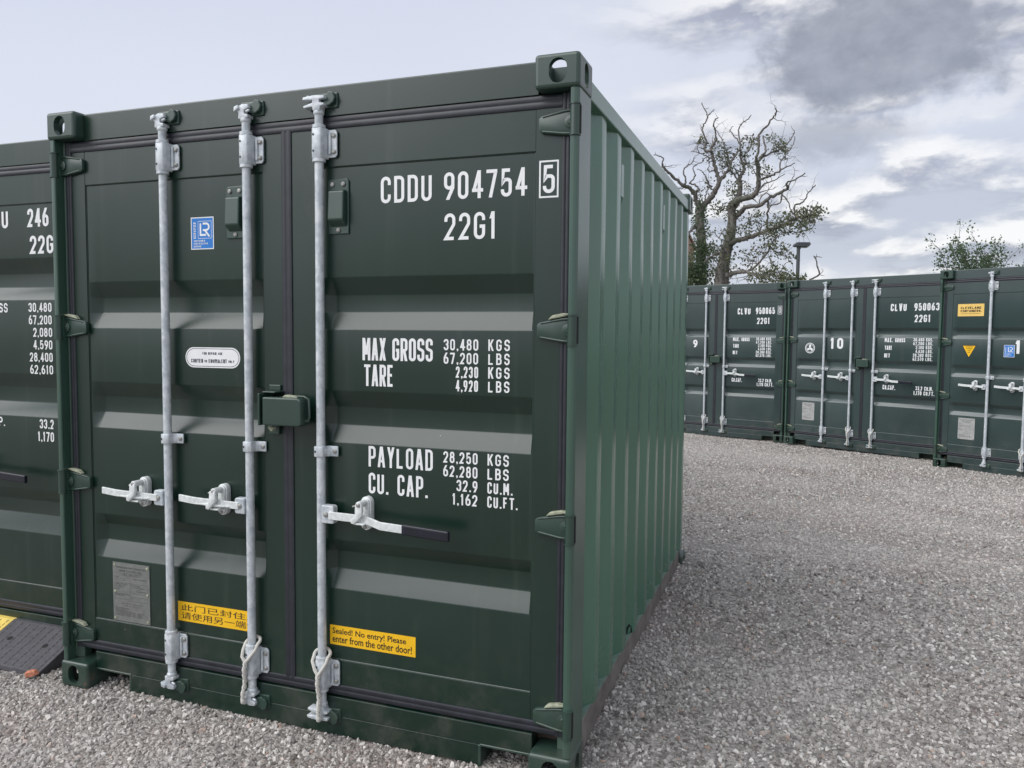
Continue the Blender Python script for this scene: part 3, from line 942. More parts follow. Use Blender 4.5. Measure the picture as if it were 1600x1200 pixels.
def build_container(loc, rz, L, ch, label, group, marks, key='A', back_ch=None):
    C = empty('shipping_container', loc, rz, label=label, category='container', group=group)
    cb = cached('cast', casting_base)
    for ix in (0, 1):
        for iy in (0, 1):
            for iz in (0, 1):
                s = (1 - 2 * ix, 1 - 2 * iy, 1 - 2 * iz)
                link('corner_casting', cached(('cast', s), lambda: mirrored(cb, *s)), C, (W * ix, L * iy, H * iz))
    po = cached('post', m_post)
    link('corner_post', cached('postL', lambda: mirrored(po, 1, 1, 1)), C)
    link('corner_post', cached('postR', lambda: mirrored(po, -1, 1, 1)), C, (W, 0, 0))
    link('corner_post', cached('postLb', lambda: mirrored(po, 1, -1, 1)), C, (.035, L, 0))
    link('corner_post', cached('postRb', lambda: mirrored(po, -1, -1, 1)), C, (W - .035, L, 0))
    pk = 'green_veiled' if key == 'C' else 'green'
    hd = link('door_header', cached(('hdr', pk), lambda: m_header(pk)), C)
    sm_, nm = cached(('sill', pk), lambda: m_sill(L, pk))
    sl_ = link('door_sill', sm_, C); split_link('notch_lining', nm, sl_)
    for s in (True, False):
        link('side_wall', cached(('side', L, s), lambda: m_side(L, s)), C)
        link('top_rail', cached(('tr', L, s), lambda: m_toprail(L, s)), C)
        br = link('bottom_rail', cached(('br', L, s), lambda: m_botrail(L, s)), C)
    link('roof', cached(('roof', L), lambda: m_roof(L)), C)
    link('end_wall', cached(('end', L), lambda: MB().box(.035, W - .035, L - .10, L - .06, .05, H - .05).mesh('end', ['green'], .003, 1)), C)
    link('floor', cached(('floor', L), lambda: MB().box(.09, W - .09, .13, L - .13, .110, .140).mesh('floor', ['wood'])), C)

    # leaves
    leaves = []
    for nm_, x0, x1, p0, p1 in (('l', .072, 1.203, .152, 1.102), ('r', 1.235, 2.366, 1.372, 2.265)):
        fr, pm, wb = cached(('leaf', nm_, key), lambda: m_leaf(x0, x1, p0, p1, ch, 'green_veiled' if key == 'C' else 'green'))
        d = link('door', fr, C); link('pressed_panel', pm, d); split_link('weld_bead', wb, d); leaves.append(d)
    for i, sg in enumerate((-1, 1)):
        he, kn, dk, pn, sm2 = cached(('hinge', sg), lambda: m_hinge(sg))
        for q, z in enumerate((2.366, 1.648, .947, .240)):
            x = 2.408 if sg > 0 else W - 2.408
            link('hinge', he, leaves[i], (x, 0, z)); link('hinge_knuckle', kn, leaves[i], (x, 0, z))
            link('hinge_gap', dk, leaves[i], (x, 0, z)); link('hinge_pin', pn, leaves[i], (x, 0, z))
            if q: link('hinge_sealant', sm2, leaves[i], (x, 0, z))
    gk = cached('gask', lambda: [gasket_profile(MB(), a, b, ax, lo, hi).mesh('g', ['rubber'], smooth=60) for a, b, ax, lo, hi in
                ((2.424, 2.468, 'x', .075, W - .075), (.172, .214, 'x', .075, W - .075), (.046, .076, 'z', .17, 2.47), (W - .076, W - .046, 'z', .17, 2.47), (1.196, 1.242, 'z', .20, 2.434))])
    for g, p in zip(gk, (hd, sl_, leaves[0], leaves[1], leaves[1])):
        link('rubber_seal', g, p)
    pl_, hood, bl = cached('vent', m_vent)
    if key != 'C':
        for i, x in ((0, .968), (1, 1.458)):
            v = (x, 0, 2.122); link('vent_plate', pl_, leaves[i], v); link('vent_hood', hood, leaves[i], v); split_link('vent_bolt', bl, leaves[i], v)
    body, brk, hook, se = cached('lock', m_lockbox)
    lb = link('lock_box', body, C); split_link('lock_bracket', brk, lb); link('lock_hook', hook, lb); split_link('sealant', se, lb)
    # rods
    rm = cached('rod', m_rod); bk = cached('brk', lambda: m_bracket(1)); cl = cached('clamp', m_clamp); kp = cached('keep', m_keeper)
    kpb = cached('keepb', lambda: mirrored(kp, 1, 1, -1))
    for i, x in enumerate(ROD):
        r = link('locking_rod', rm, C, (x, RY, 0))
        for z in (2.362, .262):
            for nme, me in zip(('bearing_bracket', 'bracket_flange', 'bracket_bolt', 'bracket_hole', 'rod_collar'), bk): split_link(nme, me, r, (0, 0, z))
        cm = cached(('cam', i == 2), lambda: m_cam(1 if i == 2 else 0)); cmb = cached(('camb', i == 2), lambda: mirrored(cm, 1, 1, -1))
        link('cam', cm, r, (0, 0, 2.440)); link('cam', cmb, r, (0, 0, .176))
        link('cam_keeper', kp, hd, (x + .012, .022, 2.440)); link('cam_keeper', kpb, sl_, (x + .012, .022, .176))
        for nme, me in zip(('rod_clamp', 'clamp_bolt', 'clamp_hole'), cl): link(nme, me, r, (0, 0, 1.164 + .010 * (i == 0) + (.035 if key == 'C' else 0)))
        hub, arm, grip, bolt, back, hasp, pins = cached(('handle', i == 2), lambda: m_handle(i == 2))
        for nme, me in zip(('handle_hub', 'handle', 'handle_grip', 'pivot_bolt', 'handle_catch', 'catch_hasp', 'catch_pin'), (hub, arm, grip, bolt, back, hasp, pins)):
            if me: split_link(nme, me, r, (0, 0, 1.092 if key == 'C' else .918))
    # marks
    yl, yfl = YP - .0006, YF - .0006
    for leaf, items in marks.get('text', {}).items():
        for it in items:
            s, x0, x1, z0, z1 = it[:5]; kw = it[5] if len(it) > 5 else {}
            y = kw.pop('y', yl); mm = kw.pop('mat', 'white')
            mb = MB(); letters(mb, s, x0, x1, z0, z1, y, 0, **kw)
            link('lettering', mb.mesh('lettering', [mm]), leaves[leaf])
    for leaf, fn in marks.get('extra', ()): 
        for nme, me in fn(): (split_link if nme == 'plate_rivet' else link)(nme, me, leaves[leaf])
    return C, leaves


CH_A = [(1.850, 1.782, 1.714, 1.646), (1.405, 1.339, 1.266, 1.198), (.806, .752, .680, .605)]
CH_L = [(2.005, 1.930, 1.860, 1.794), (1.417, 1.345, 1.268, 1.195), (.816, .752, .680, .590)]
CH_C = [(1.842, 1.800, 1.738, 1.698), (1.364, 1.320, 1.248, 1.204), (.872, .828, .752, .706)]

yl, yfl = YP - .0006, YF - .0006


def main_extra_left():
    out = [('certificate_sticker', sticker_lr(.734, .852, 1.978, 2.112, YP - .0002))]
    # capsule repair notice
    mb = MB(); th = .001
    cap = oval(.284, .086, 8); cx, cz = .836, 1.524
    mb.prism([(cx + x, cz + z) for x, z in cap], 1, YP - th - .0002, YP - .0002, 0)
    ribbon(mb, [np.array((cx + x * .955, cz + z * .86)) for x, z in cap], True, .0022, YP - th - .0005, 1)
    letters(mb, 'FOR REPAIR USE', cx - .052, cx + .052, cz + .012, cz + .023, YP - th - .0006, 1, .2, .4)
    letters(mb, 'CORTEN', cx - .112, cx - .050, cz - .022, cz - .006, YP - th - .0006, 1, .2, .32)
    letters(mb, 'OR', cx - .042, cx - .028, cz - .020, cz - .010, YP - th - .0006, 1, .2, .32)
    letters(mb, 'EQUIVALENT', cx - .020, cx + .074, cz - .022, cz - .006, YP - th - .0006, 1, .2, .32)
    letters(mb, 'ONLY', cx + .082, cx + .112, cz - .020, cz - .010, YP - th - .0006, 1, .2, .32)
    out.append(('repair_notice', mb.mesh('repair_notice', ['white', 'navy_ink'])))
    p, r = m_plate(.262, .474, .322, .590, YP - .0002, 'plate')
    out += [('data_plate', p), ('plate_rivet', r)]
    mb = MB(); x0, x1, z0, z1 = .630, 1.026, .368, .454
    mb.box(x0, x1, YP - .0012, YP - .0002, z0, z1, 0)
    fit_text(mb, ['此门已封住,'], x0 + .018, x1 - .022, z1 - .010, z1 - .040, YP - .0018, 1)
    fit_text(mb, ['请使用另一端!'], x0 + .018, x1 - .022, z0 + .041, z0 + .010, YP - .0018, 1)
    out.append(('yellow_notice', mb.mesh('yellow_notice', ['yellow', 'ink'])))
    return out


def main_extra_right():
    mb = MB(); x0, x1, z0, z1 = 1.405, 1.791, .374, .454
    mb.box(x0, x1, YP - .0012, YP - .0002, z0, z1, 0)
    fit_text(mb, ['Sealed! No entry! Please'], x0 + .012, x0 + .345, z1 - .010, z1 - .041, YP - .0018, 1, .012)
    fit_text(mb, ['enter from the other door!'], x0 + .012, x0 + .370, z0 + .040, z0 + .010, YP - .0018, 1, .012)
    fr = MB()
    bx = [np.array(q) for q in ((2.281, 2.117), (2.347, 2.117), (2.347, 2.241), (2.281, 2.241))]
    ribbon(fr, bx, True, .006, yfl, 0)
    return [('yellow_notice', mb.mesh('yellow_notice', ['yellow', 'ink'])), ('check_digit_box', fr.mesh('box', ['white']))]


B = dict(bold=.125, gap=.34)
rowsA = []
for i, (n_, u_, x_) in enumerate((('30,480', 'KGS', 1.907), ('67,200', 'LBS', 1.907), ('2,230', 'KGS', 1.957), ('4,920', 'LBS', 1.957))):
    zt = 1.613 - .0508 * i
    rowsA += [(n_, x_, 2.047, zt - .042, zt, dict(bold=.15, gap=.36)), (u_, 2.087, 2.171, zt - .042, zt, dict(bold=.15, gap=.5))]
for i, (n_, u_, x_, xu) in enumerate((('28,250', 'KGS', 1.907, 2.171), ('62,280', 'LBS', 1.907, 2.171), ('32.9', 'CU.M.', 1.962, 2.186), ('1,162', 'CU.FT.', 1.945, 2.206))):
    zt = 1.190 - .0525 * i
    rowsA += [(n_, x_, 2.047, zt - .043, zt, dict(bold=.15, gap=.36)), (u_, 2.087, xu, zt - .043, zt, dict(bold=.15, gap=.42))]
marksA = dict(text={1: [('CDDU', 1.641, 1.856, 2.127, 2.227, dict(B)), ('904754', 1.906, 2.230, 2.127, 2.227, dict(B)), ('5', 2.292, 2.336, 2.130, 2.228, dict(B, y=yfl)),
                        ('22G1', 1.908, 2.114, 1.979, 2.077, dict(B)), ('MAX', 1.559, 1.662, 1.527, 1.614, dict(bold=.125, gap=.2)), ('GROSS', 1.690, 1.862, 1.527, 1.614, dict(bold=.125, gap=.2)),
                        ('TARE', 1.566, 1.696, 1.427, 1.511, dict(bold=.125, gap=.2)), ('PAYLOAD', 1.585, 1.863, 1.111, 1.192, dict(bold=.125, gap=.3)),
                        ('CU.', 1.585, 1.672, 1.005, 1.087, dict(bold=.125, gap=.3)), ('CAP.', 1.712, 1.842, 1.005, 1.087, dict(bold=.125, gap=.3))] + rowsA},
              extra=[(0, main_extra_left), (1, main_extra_right)])

G_ = 'dark green shipping containers'
build_container((0, 0, 0), 0, 2.991, CH_A, 'large dark green container in the foreground lettered CDDU 904754', G_, marksA, 'A')

rowsL = [(n_, x_, 2.046, 1.779 - .0632 * i - .046, 1.779 - .0632 * i, dict(bold=.16, gap=.30)) for i, (n_, x_) in enumerate((('30,480', 1.889), ('67,200', 1.889), ('2,080', 1.917), ('4,590', 1.917), ('28,400', 1.889), ('62,610', 1.889)))]
rowsL += [('33.2', 1.944, 2.040, 1.138, 1.186, dict(bold=.16, gap=.30)), ('1,170', 1.930, 2.040, 1.072, 1.121, dict(bold=.16, gap=.30)),
          ('MAX GROSS', 1.440, 1.744, 1.730, 1.779, dict(bold=.16, gap=.30)), ('TARE', 1.440, 1.560, 1.604, 1.652, dict(bold=.16)), ('NET', 1.440, 1.530, 1.478, 1.526, dict(bold=.16)), ('CU. CAP.', 1.470, 1.700, 1.138, 1.186, dict(bold=.16)),
          ('CDDU', 1.545, 1.765, 2.161, 2.253, dict(bold=.16, gap=.3)), ('246', 1.899, 2.042, 2.161, 2.253, dict(bold=.16, gap=.28)), ('22G1', 1.911, 2.110, 2.026, 2.117, dict(bold=.16, gap=.28))]
rowsL = [(r[0], r[1] + .028, r[2] + .028) + tuple(r[3:]) for r in rowsL]
build_container((-2.462, .245, -.006), .008, 6.058, CH_L, 'green container at the left edge behind the black rubber ramp', G_, dict(text={1: rowsL}), 'L')


def rows_clvu(check):
    r = [('CLVU', 1.598, 1.820, 2.079, 2.184, dict(bold=.17, gap=.34)), ('22G1', 1.936, 2.146, 1.919, 2.022, dict(bold=.17, gap=.34)),
         ('MAX.', 1.529, 1.640, 1.634, 1.694, dict(bold=.18, gap=.3)), ('GROSS', 1.677, 1.817, 1.634, 1.692, dict(bold=.18, gap=.3)), ('TARE', 1.533, 1.638, 1.524, 1.584, dict(bold=.18, gap=.3)), ('NET', 1.529, 1.610, 1.413, 1.470, dict(bold=.18, gap=.3)),
         ('CU.CAP.', 1.522, 1.700, .948, 1.016, dict(bold=.18, gap=.3))]
    for i, s in enumerate(('30,480 KGS.', '67,200 LBS.', '2,100 KGS.', '4,630 LBS.', '28,380 KGS.', '62,570 LBS.')):
        zt = 1.696 - .0545 * i; r.append((s, 1.930 if len(s) > 10 else 1.965, 2.192, zt - .046, zt, dict(bold=.18, gap=.3)))
    r += [('33.2 CU.M.', 1.983, 2.214, .962, 1.018, dict(bold=.18, gap=.3)), ('1,170 CU.FT.', 1.959, 2.236, .895, .951, dict(bold=.18, gap=.3))]
    return r


def rear_plate(): 
    p, r = cached('rplate', lambda: m_plate(.278, .480, .400, .675, YP - .0002, 'plate_new'))
    return [('data_plate', p), ('plate_rivet', r)]


def emblem():
    mb = MB(); cx, cz, R = .375, 1.528, .076
    n = 28; c = [np.array((cx + R * math.cos(2 * math.pi * k / n), cz + R * math.sin(2 * math.pi * k / n))) for k in range(n)]
    ribbon(mb, c, True, .010, yl, 0)
    ribbon(mb, [np.array((cx + (q[0] - cx) * .78, cz + (q[1] - cz) * .78)) for q in c], True, .005, yl, 0)
    for a in (90, 215, 325):
        a = math.radians(a); u = np.array((math.cos(a), math.sin(a))); v = np.array((-u[1], u[0])); o = np.array((cx, cz))
        q = [o + u * .004 - v * .014, o + u * .050 - v * .020, o + u * .056 + v * .004, o + u * .030 + v * .020, o + u * .004 + v * .012]
        mb.add([(p[0], yl, p[1]) for p in q], [tuple(range(5))[::-1]], 0)
    return [('round_emblem', mb.mesh('emblem', ['white']))]


def amber_box():
    mb = MB(); x0, x1, z0, z1 = .214, .530, 1.988, 2.145
    mb.box(x0, x1, YP - .0012, YP - .0002, z0, z1, 0)
    letters(mb, 'CLEVELAND', x0 + .034, x1 - .036, z0 + .092, z0 + .122, YP - .0018, 1, .24, .22)
    letters(mb, 'CONTAINERS.', x0 + .034, x1 - .030, z0 + .052, z0 + .082, YP - .0018, 1, .24, .22)
    mb.box(x0 + .04, x1 - .04, YP - .0016, YP - .0012, z0 + .030, z0 + .034, 1)
    o = [('amber_name_sticker', mb.mesh('s', ['amber', 'ink']))]
    mb = MB(); a, b, c = (.284, 1.616), (.458, 1.616), (.371, 1.452)
    mb.prism([a, b, c], 1, YP - .0010, YP - .0002, 1)
    k = lambda q: (.371 + (q[0] - .371) * .88, 1.558 + (q[1] - 1.558) * .88)
    mb.prism([k(a), k(b), k(c)], 1, YP - .0016, YP - .0010, 0)
    for i, (s, hw) in enumerate((('ATTENTION', .045), ('STACKING', .036), ('LOAD', .024), ('CSC', .015))):
        letters(mb, s, .371 - hw, .371 + hw, 1.590 - .024 * i, 1.602 - .024 * i, YP - .0020, 1, .2, .34)
    o.append(('warning_triangle', mb.mesh('t', ['yellow', 'ink'])))
    o.append(('certificate_sticker', sticker_lr(.779, .900, 1.475, 1.625, YP - .0002)))
    return o


def c9x():
    fr = MB(); ribbon(fr, [np.array(q) for q in ((2.284, 2.078), (2.346, 2.078), (2.346, 2.206), (2.284, 2.206))], True, .006, yfl, 0)
    return [('check_digit_box', fr.mesh('box', ['white']))]


NB = dict(bold=.19, gap=.5)
t9 = rows_clvu('0') + [('950065', 1.912, 2.230, 2.081, 2.188, dict(bold=.17, gap=.34)), ('0', 2.297, 2.333, 2.096, 2.188, dict(bold=.11, y=yfl))]
t10 = rows_clvu('') + [('950063', 1.926, 2.258, 2.079, 2.184, dict(bold=.17, gap=.34))]
t11 = rows_clvu('') + [('950064', 1.926, 2.258, 2.079, 2.184, dict(bold=.17, gap=.34))]
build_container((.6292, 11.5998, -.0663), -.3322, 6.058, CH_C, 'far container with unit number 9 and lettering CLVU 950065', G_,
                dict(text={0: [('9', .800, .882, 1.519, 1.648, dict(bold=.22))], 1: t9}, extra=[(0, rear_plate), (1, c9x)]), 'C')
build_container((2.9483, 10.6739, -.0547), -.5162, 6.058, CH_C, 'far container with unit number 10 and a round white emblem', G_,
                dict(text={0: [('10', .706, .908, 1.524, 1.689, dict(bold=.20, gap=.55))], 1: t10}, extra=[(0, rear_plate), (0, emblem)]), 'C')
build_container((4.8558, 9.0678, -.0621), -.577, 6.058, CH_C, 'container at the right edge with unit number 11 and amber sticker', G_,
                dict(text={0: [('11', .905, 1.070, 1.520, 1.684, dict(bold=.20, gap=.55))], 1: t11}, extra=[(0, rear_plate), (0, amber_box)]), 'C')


# ------------------------------------------------------------------ small fittings of the foreground container
main = [o for o in COL.objects if o.name == 'shipping_container'][0]
for y0, nm in ((.775, 0), (1.885, 1)):
    mb = MB(); mb.prism([(W - .050, 2.375), (W - .022, 2.375), (W - .022, 2.235), (W - .050, 2.170)], 1, y0, y0 + .055)
    link('side_vent', mb.mesh('side_vent', ['green_side'], .003, 1), main)
mb = MB(); mb.tube([(W - .045, 1.17, .156), (W - .040, 1.17, .185), (W - .034, 1.185, .197), (W - .030, 1.20, .185), (W - .026, 1.20, .156)], .005, 8)
link('lashing_ring', mb.mesh('ring', ['hole'], smooth=60), main)


# ------------------------------------------------------------------ ground and gravel
def gz(x, y):
    s = np.clip((np.asarray(y, float) - 1.5) / 7.5, 0, 1); s = s * s * (3 - 2 * s)
    x = np.asarray(x, float); y = np.asarray(y, float)
    und = .012 * np.sin(x * 1.3 + .7 * y) + .008 * np.sin(x * .6 - 1.7 * y + 1) + .006 * np.sin(2.9 * x + 2.1 * y)
    berm = (.040 + .018 * y) * np.exp(-(np.clip(x - 2.46, 0, 9) / .32) ** 2) * np.clip((x - 2.0) / .3, 0, 1) * np.clip((y - .05) / .5, 0, 1) * np.clip((3.6 - y) / .6, 0, 1)
    return -.060 * s - .004 + berm + und * np.clip((np.hypot(x - 5, y - 4) < 99), 0, 1) * .8 - .006


def ground_mat():
    m, t, b = mat('gravel_ground')
    g = geopos(t)
    v = t.nodes.new('ShaderNodeTexVoronoi'); v.inputs['Scale'].default_value = 70; t.links.new(g, v.inputs['Vector'])
    s = t.nodes.new('ShaderNodeSeparateColor'); t.links.new(v.outputs['Color'], s.inputs[0])
    n = noise(t, g, .9, 4, .6)
    c = mix(t, E_(t, s.outputs[0]), (.145, .132, .12), (.43, .405, .375))
    c = mix(t, n.step(.50, .68) * .5, c, (.24, .175, .155))
    px, py, pz = sep(t, g)
    far = ((px - 3.0) * (px - 3.0) + (py - 5.0) * (py - 5.0)).sqrt().step(26.0, 34.0)
    gr = mix(t, noise(t, g, 2.0, 5, .6), (.03, .055, .016), (.09, .12, .04))
    c = mix(t, far, c, gr)
    t.links.new(c, b.inputs['Base Color']); b.inputs['Roughness'].default_value = .9
    bump(t, b, E_(t, v.outputs['Distance']) * -1.0, .8, .012)
    return m


gm = ground_mat()
xs = np.r_[-500, -200, -60, -20, np.arange(-6, 14.01, .25), 20, 60, 200, 500]
ys = np.r_[-500, -200, -60, -20, np.arange(-5, 20.01, .25), 30, 60, 200, 600]
vs = [(x, y, float(gz(x, y)) if (-6 <= x <= 14 and -5 <= y <= 20) else float(-.01 if y < 5 else -.07)) for y in ys for x in xs]
nx = len(xs)
fs = [(j * nx + i, j * nx + i + 1, (j + 1) * nx + i + 1, (j + 1) * nx + i) for j in range(len(ys) - 1) for i in range(nx - 1)]
link('ground', MB().add(vs, fs).mesh('ground', [gm], smooth=80), kind='structure')


def stone_mat():
    m, t, b = mat('crushed_stone')
    oi = t.nodes.new('ShaderNodeObjectInfo')
    at = t.nodes.new('ShaderNodeAttribute'); at.attribute_type = 'INSTANCER'; at.attribute_name = 'tone'
    r = E_(t, at.outputs['Fac'])
    g = geopos(t)
    rp = t.nodes.new('ShaderNodeValToRGB'); t.links.new(r.k, rp.inputs[0])
    el_ = rp.color_ramp.elements
    stops = [(0, (.12, .108, .097)), (.18, (.25, .231, .212)), (.46, (.40, .376, .348)), (.72, (.515, .488, .455)), (.87, (.64, .613, .575)), (.972, (.84, .815, .77)), (.986, (.42, .285, .22)), (1, (.46, .335, .26))]
    el_[0].position, el_[0].color = stops[0][0], (*stops[0][1], 1)
    el_[1].position, el_[1].color = stops[-1][0], (*stops[-1][1], 1)
    for p, c in stops[1:-1]:
        e = el_.new(p); e.color = (*c, 1)
    n = noise(t, g, .8, 4, .6)
    n2 = noise(t, g, 300, 3, .6)
    n3 = noise(t, scalev(t, g, (.35, .6, 1)), 1.0, 4, .6)
    pink = mix(t, n.step(.52, .72) * .45, (1, 1, 1), (1.0, .84, .79))
    mu = t.nodes.new('ShaderNodeMix'); mu.data_type = 'RGBA'; mu.blend_type = 'MULTIPLY'; mu.inputs[0].default_value = 1
    t.links.new(rp.outputs[0], mu.inputs[6]); t.links.new(pink, mu.inputs[7])
    c = mix(t, n2.step(.3, .8) * .30, mu.outputs[2], (.30, .28, .26))
    c = mix(t, n3.step(.44, .64) * .5, c, (.58, .55, .515))
    t.links.new(c, b.inputs['Base Color']); b.inputs['Roughness'].default_value = .85
    b.inputs['Specular IOR Level'].default_value = .3
    return m


def gravel():
    # sheet over the open yard only; density thins out with distance from where one stands
    vs, fs, dn = [], [], []
    step = .25
    for y in np.arange(-1.9, 11.6, step):
        for x in np.arange(-2.2, 8.2, step):
            cx, cy = x + step / 2, y + step / 2
            q = np.array([cx, cy, 0.]) - CAM; dep = q @ FWD
            if dep < .8: continue
            u = 800 + FPX * (q @ RIGHT) / dep; v_ = 600 - FPX * (q @ UP) / dep
            if not (-260 < u < 1860 and v_ < 1420): continue
            if .30 < cx < 2.15 and .3 < cy < 2.8: continue
            if cy > .8 and cx < .2: continue
            def inside(ox, oy, a, mar):
                dx, dy = cx - ox, cy - oy; lx = dx * math.cos(a) + dy * math.sin(a); ly = -dx * math.sin(a) + dy * math.cos(a)
                return ly > mar
            if cx < 2.95 and inside(.6292, 11.5998, -.3322, .4): continue
            if 2.95 <= cx < 4.95 and inside(2.9483, 10.6739, -.5162, .4): continue
            if cx >= 4.95 and inside(4.8558, 9.0678, -.577, .4): continue
            o = len(vs)
            for a, b2 in ((x, y), (x + step, y), (x + step, y + step), (x, y + step)): vs.append((a, b2, float(gz(a, b2)) - .002))
            fs.append((o, o + 1, o + 2, o + 3)); d = np.linalg.norm(q)
            dn.append(5800 if d < 4.5 else (4400 if d < 7 else 2800))
    me = MB().add(vs, fs).mesh('gravel', [gm])
    at = me.attributes.new('dens', 'FLOAT', 'FACE'); at.data.foreach_set('value', np.array(dn, dtype=np.float32))
    sm3 = stone_mat(); me.materials.append(sm3)
    ob = link('gravel', me, label='loose grey and pinkish crushed stone covering the whole yard', kind='stuff')
    ob['category'] = 'gravel'
    ng = bpy.data.node_groups.new('gravel_scatter', 'GeometryNodeTree')
    ng.interface.new_socket('Geometry', in_out='INPUT', socket_type='NodeSocketGeometry')
    ng.interface.new_socket('Geometry', in_out='OUTPUT', socket_type='NodeSocketGeometry')
    N = ng.nodes.new; Lk = ng.links.new
    gi, go = N('NodeGroupInput'), N('NodeGroupOutput')
    dp = N('GeometryNodeDistributePointsOnFaces'); dp.distribute_method = 'RANDOM'
    na = N('GeometryNodeInputNamedAttribute'); na.data_type = 'FLOAT'; na.inputs['Name'].default_value = 'dens'
    Lk(gi.outputs[0], dp.inputs['Mesh']); Lk(na.outputs['Attribute'], dp.inputs['Density'])
    geoms = N('GeometryNodeGeometryToInstance')
    for k in range(7):
        ic = N('GeometryNodeMeshIcoSphere'); ic.inputs['Subdivisions'].default_value = 2 if k < 4 else 1
        ic.inputs['Radius'].default_value = 1.0
        nt = N('ShaderNodeTexNoise'); nt.noise_dimensions = '4D'; nt.inputs['W'].default_value = 3.1 * k + .5
        nt.inputs['Scale'].default_value = .9; nt.inputs['Detail'].default_value = 1.0
        po_ = N('GeometryNodeInputPosition'); Lk(po_.outputs[0], nt.inputs['Vector'])
        sb = N('ShaderNodeVectorMath'); sb.operation = 'SUBTRACT'; sb.inputs[1].default_value = (.5, .5, .5); Lk(nt.outputs['Color'], sb.inputs[0])
        sc_ = N('ShaderNodeVectorMath'); sc_.operation = 'SCALE'; sc_.inputs['Scale'].default_value = 2.3; Lk(sb.outputs[0], sc_.inputs[0])
        sp = N('GeometryNodeSetPosition'); Lk(ic.outputs['Mesh'], sp.inputs['Geometry']); Lk(sc_.outputs[0], sp.inputs['Offset'])
        ss = N('GeometryNodeSetShadeSmooth'); ss.inputs['Shade Smooth'].default_value = False; Lk(sp.outputs[0], ss.inputs[0])
        sm4 = N('GeometryNodeSetMaterial'); sm4.inputs['Material'].default_value = sm3; Lk(ss.outputs[0], sm4.inputs[0])
        Lk(sm4.outputs[0], geoms.inputs[0])
    ip = N('GeometryNodeInstanceOnPoints'); Lk(dp.outputs['Points'], ip.inputs['Points']); Lk(geoms.outputs[0], ip.inputs['Instance'])
    ip.inputs['Pick Instance'].default_value = True
    ri = N('FunctionNodeRandomValue'); ri.data_type = 'INT'
    for s in ri.inputs:
        if s.name == 'Min' and s.type == 'INT': s.default_value = 0
        if s.name == 'Max' and s.type == 'INT': s.default_value = 6
        if s.name == 'Seed': s.default_value = 3
    Lk([o for o in ri.outputs if o.type == 'INT'][0], ip.inputs['Instance Index'])
    rr = N('FunctionNodeRandomValue'); rr.data_type = 'FLOAT_VECTOR'
    rr.inputs[0].default_value = (-3.14, -3.14, -3.14); rr.inputs[1].default_value = (3.14, 3.14, 3.14)
    Lk(rr.outputs[0], ip.inputs['Rotation'])
    rs = N('FunctionNodeRandomValue'); rs.data_type = 'FLOAT'
    for s in rs.inputs:
        if s.name == 'Seed': s.default_value = 9
    rs.inputs[2].default_value = 0.0; rs.inputs[3].default_value = 1.0
    pw = N('ShaderNodeMath'); pw.operation = 'POWER'; pw.inputs[1].default_value = 2.8; Lk(rs.outputs[1], pw.inputs[0])
    ma = N('ShaderNodeMath'); ma.operation = 'MULTIPLY_ADD'; ma.inputs[1].default_value = .0088; ma.inputs[2].default_value = .0042; Lk(pw.outputs[0], ma.inputs[0])
    cv = N('ShaderNodeCombineXYZ')
    for k, f in enumerate((1.25, .95, .75)):
        mm = N('ShaderNodeMath'); mm.operation = 'MULTIPLY'; mm.inputs[1].default_value = f; Lk(ma.outputs[0], mm.inputs[0]); Lk(mm.outputs[0], cv.inputs[k])
    Lk(cv.outputs[0], ip.inputs['Scale'])
    st = N('GeometryNodeStoreNamedAttribute'); st.domain = 'INSTANCE'; st.data_type = 'FLOAT'; st.inputs['Name'].default_value = 'tone'
    rt = N('FunctionNodeRandomValue'); rt.data_type = 'FLOAT'
    for s in rt.inputs:
        if s.name == 'Seed': s.default_value = 21
    Lk(ip.outputs[0], st.inputs['Geometry']); Lk(rt.outputs[1], st.inputs['Value'])
    Lk(st.outputs[0], go.inputs[0])
    md = ob.modifiers.new('scatter', 'NODES'); md.node_group = ng


gravel()

# ------------------------------------------------------------------ ropes on the locking rods
def rope_mat():
    m, t, b = mat('white_rope')
    g = geopos(t)
    wv_ = t.nodes.new('ShaderNodeTexWave'); wv_.inputs['Scale'].default_value = 60; wv_.inputs['Distortion'].default_value = 1.5
    wv_.bands_direction = 'DIAGONAL'; t.links.new(g, wv_.inputs['Vector'])
    f = E_(t, wv_.outputs['Fac'])
    c = mix(t, f, (.50, .48, .43), (.80, .79, .74)); t.links.new(c, b.inputs['Base Color'])
    b.inputs['Roughness'].default_value = .85; bump(t, b, f, .6, .003)
    return m


M['rope'] = rope_mat()


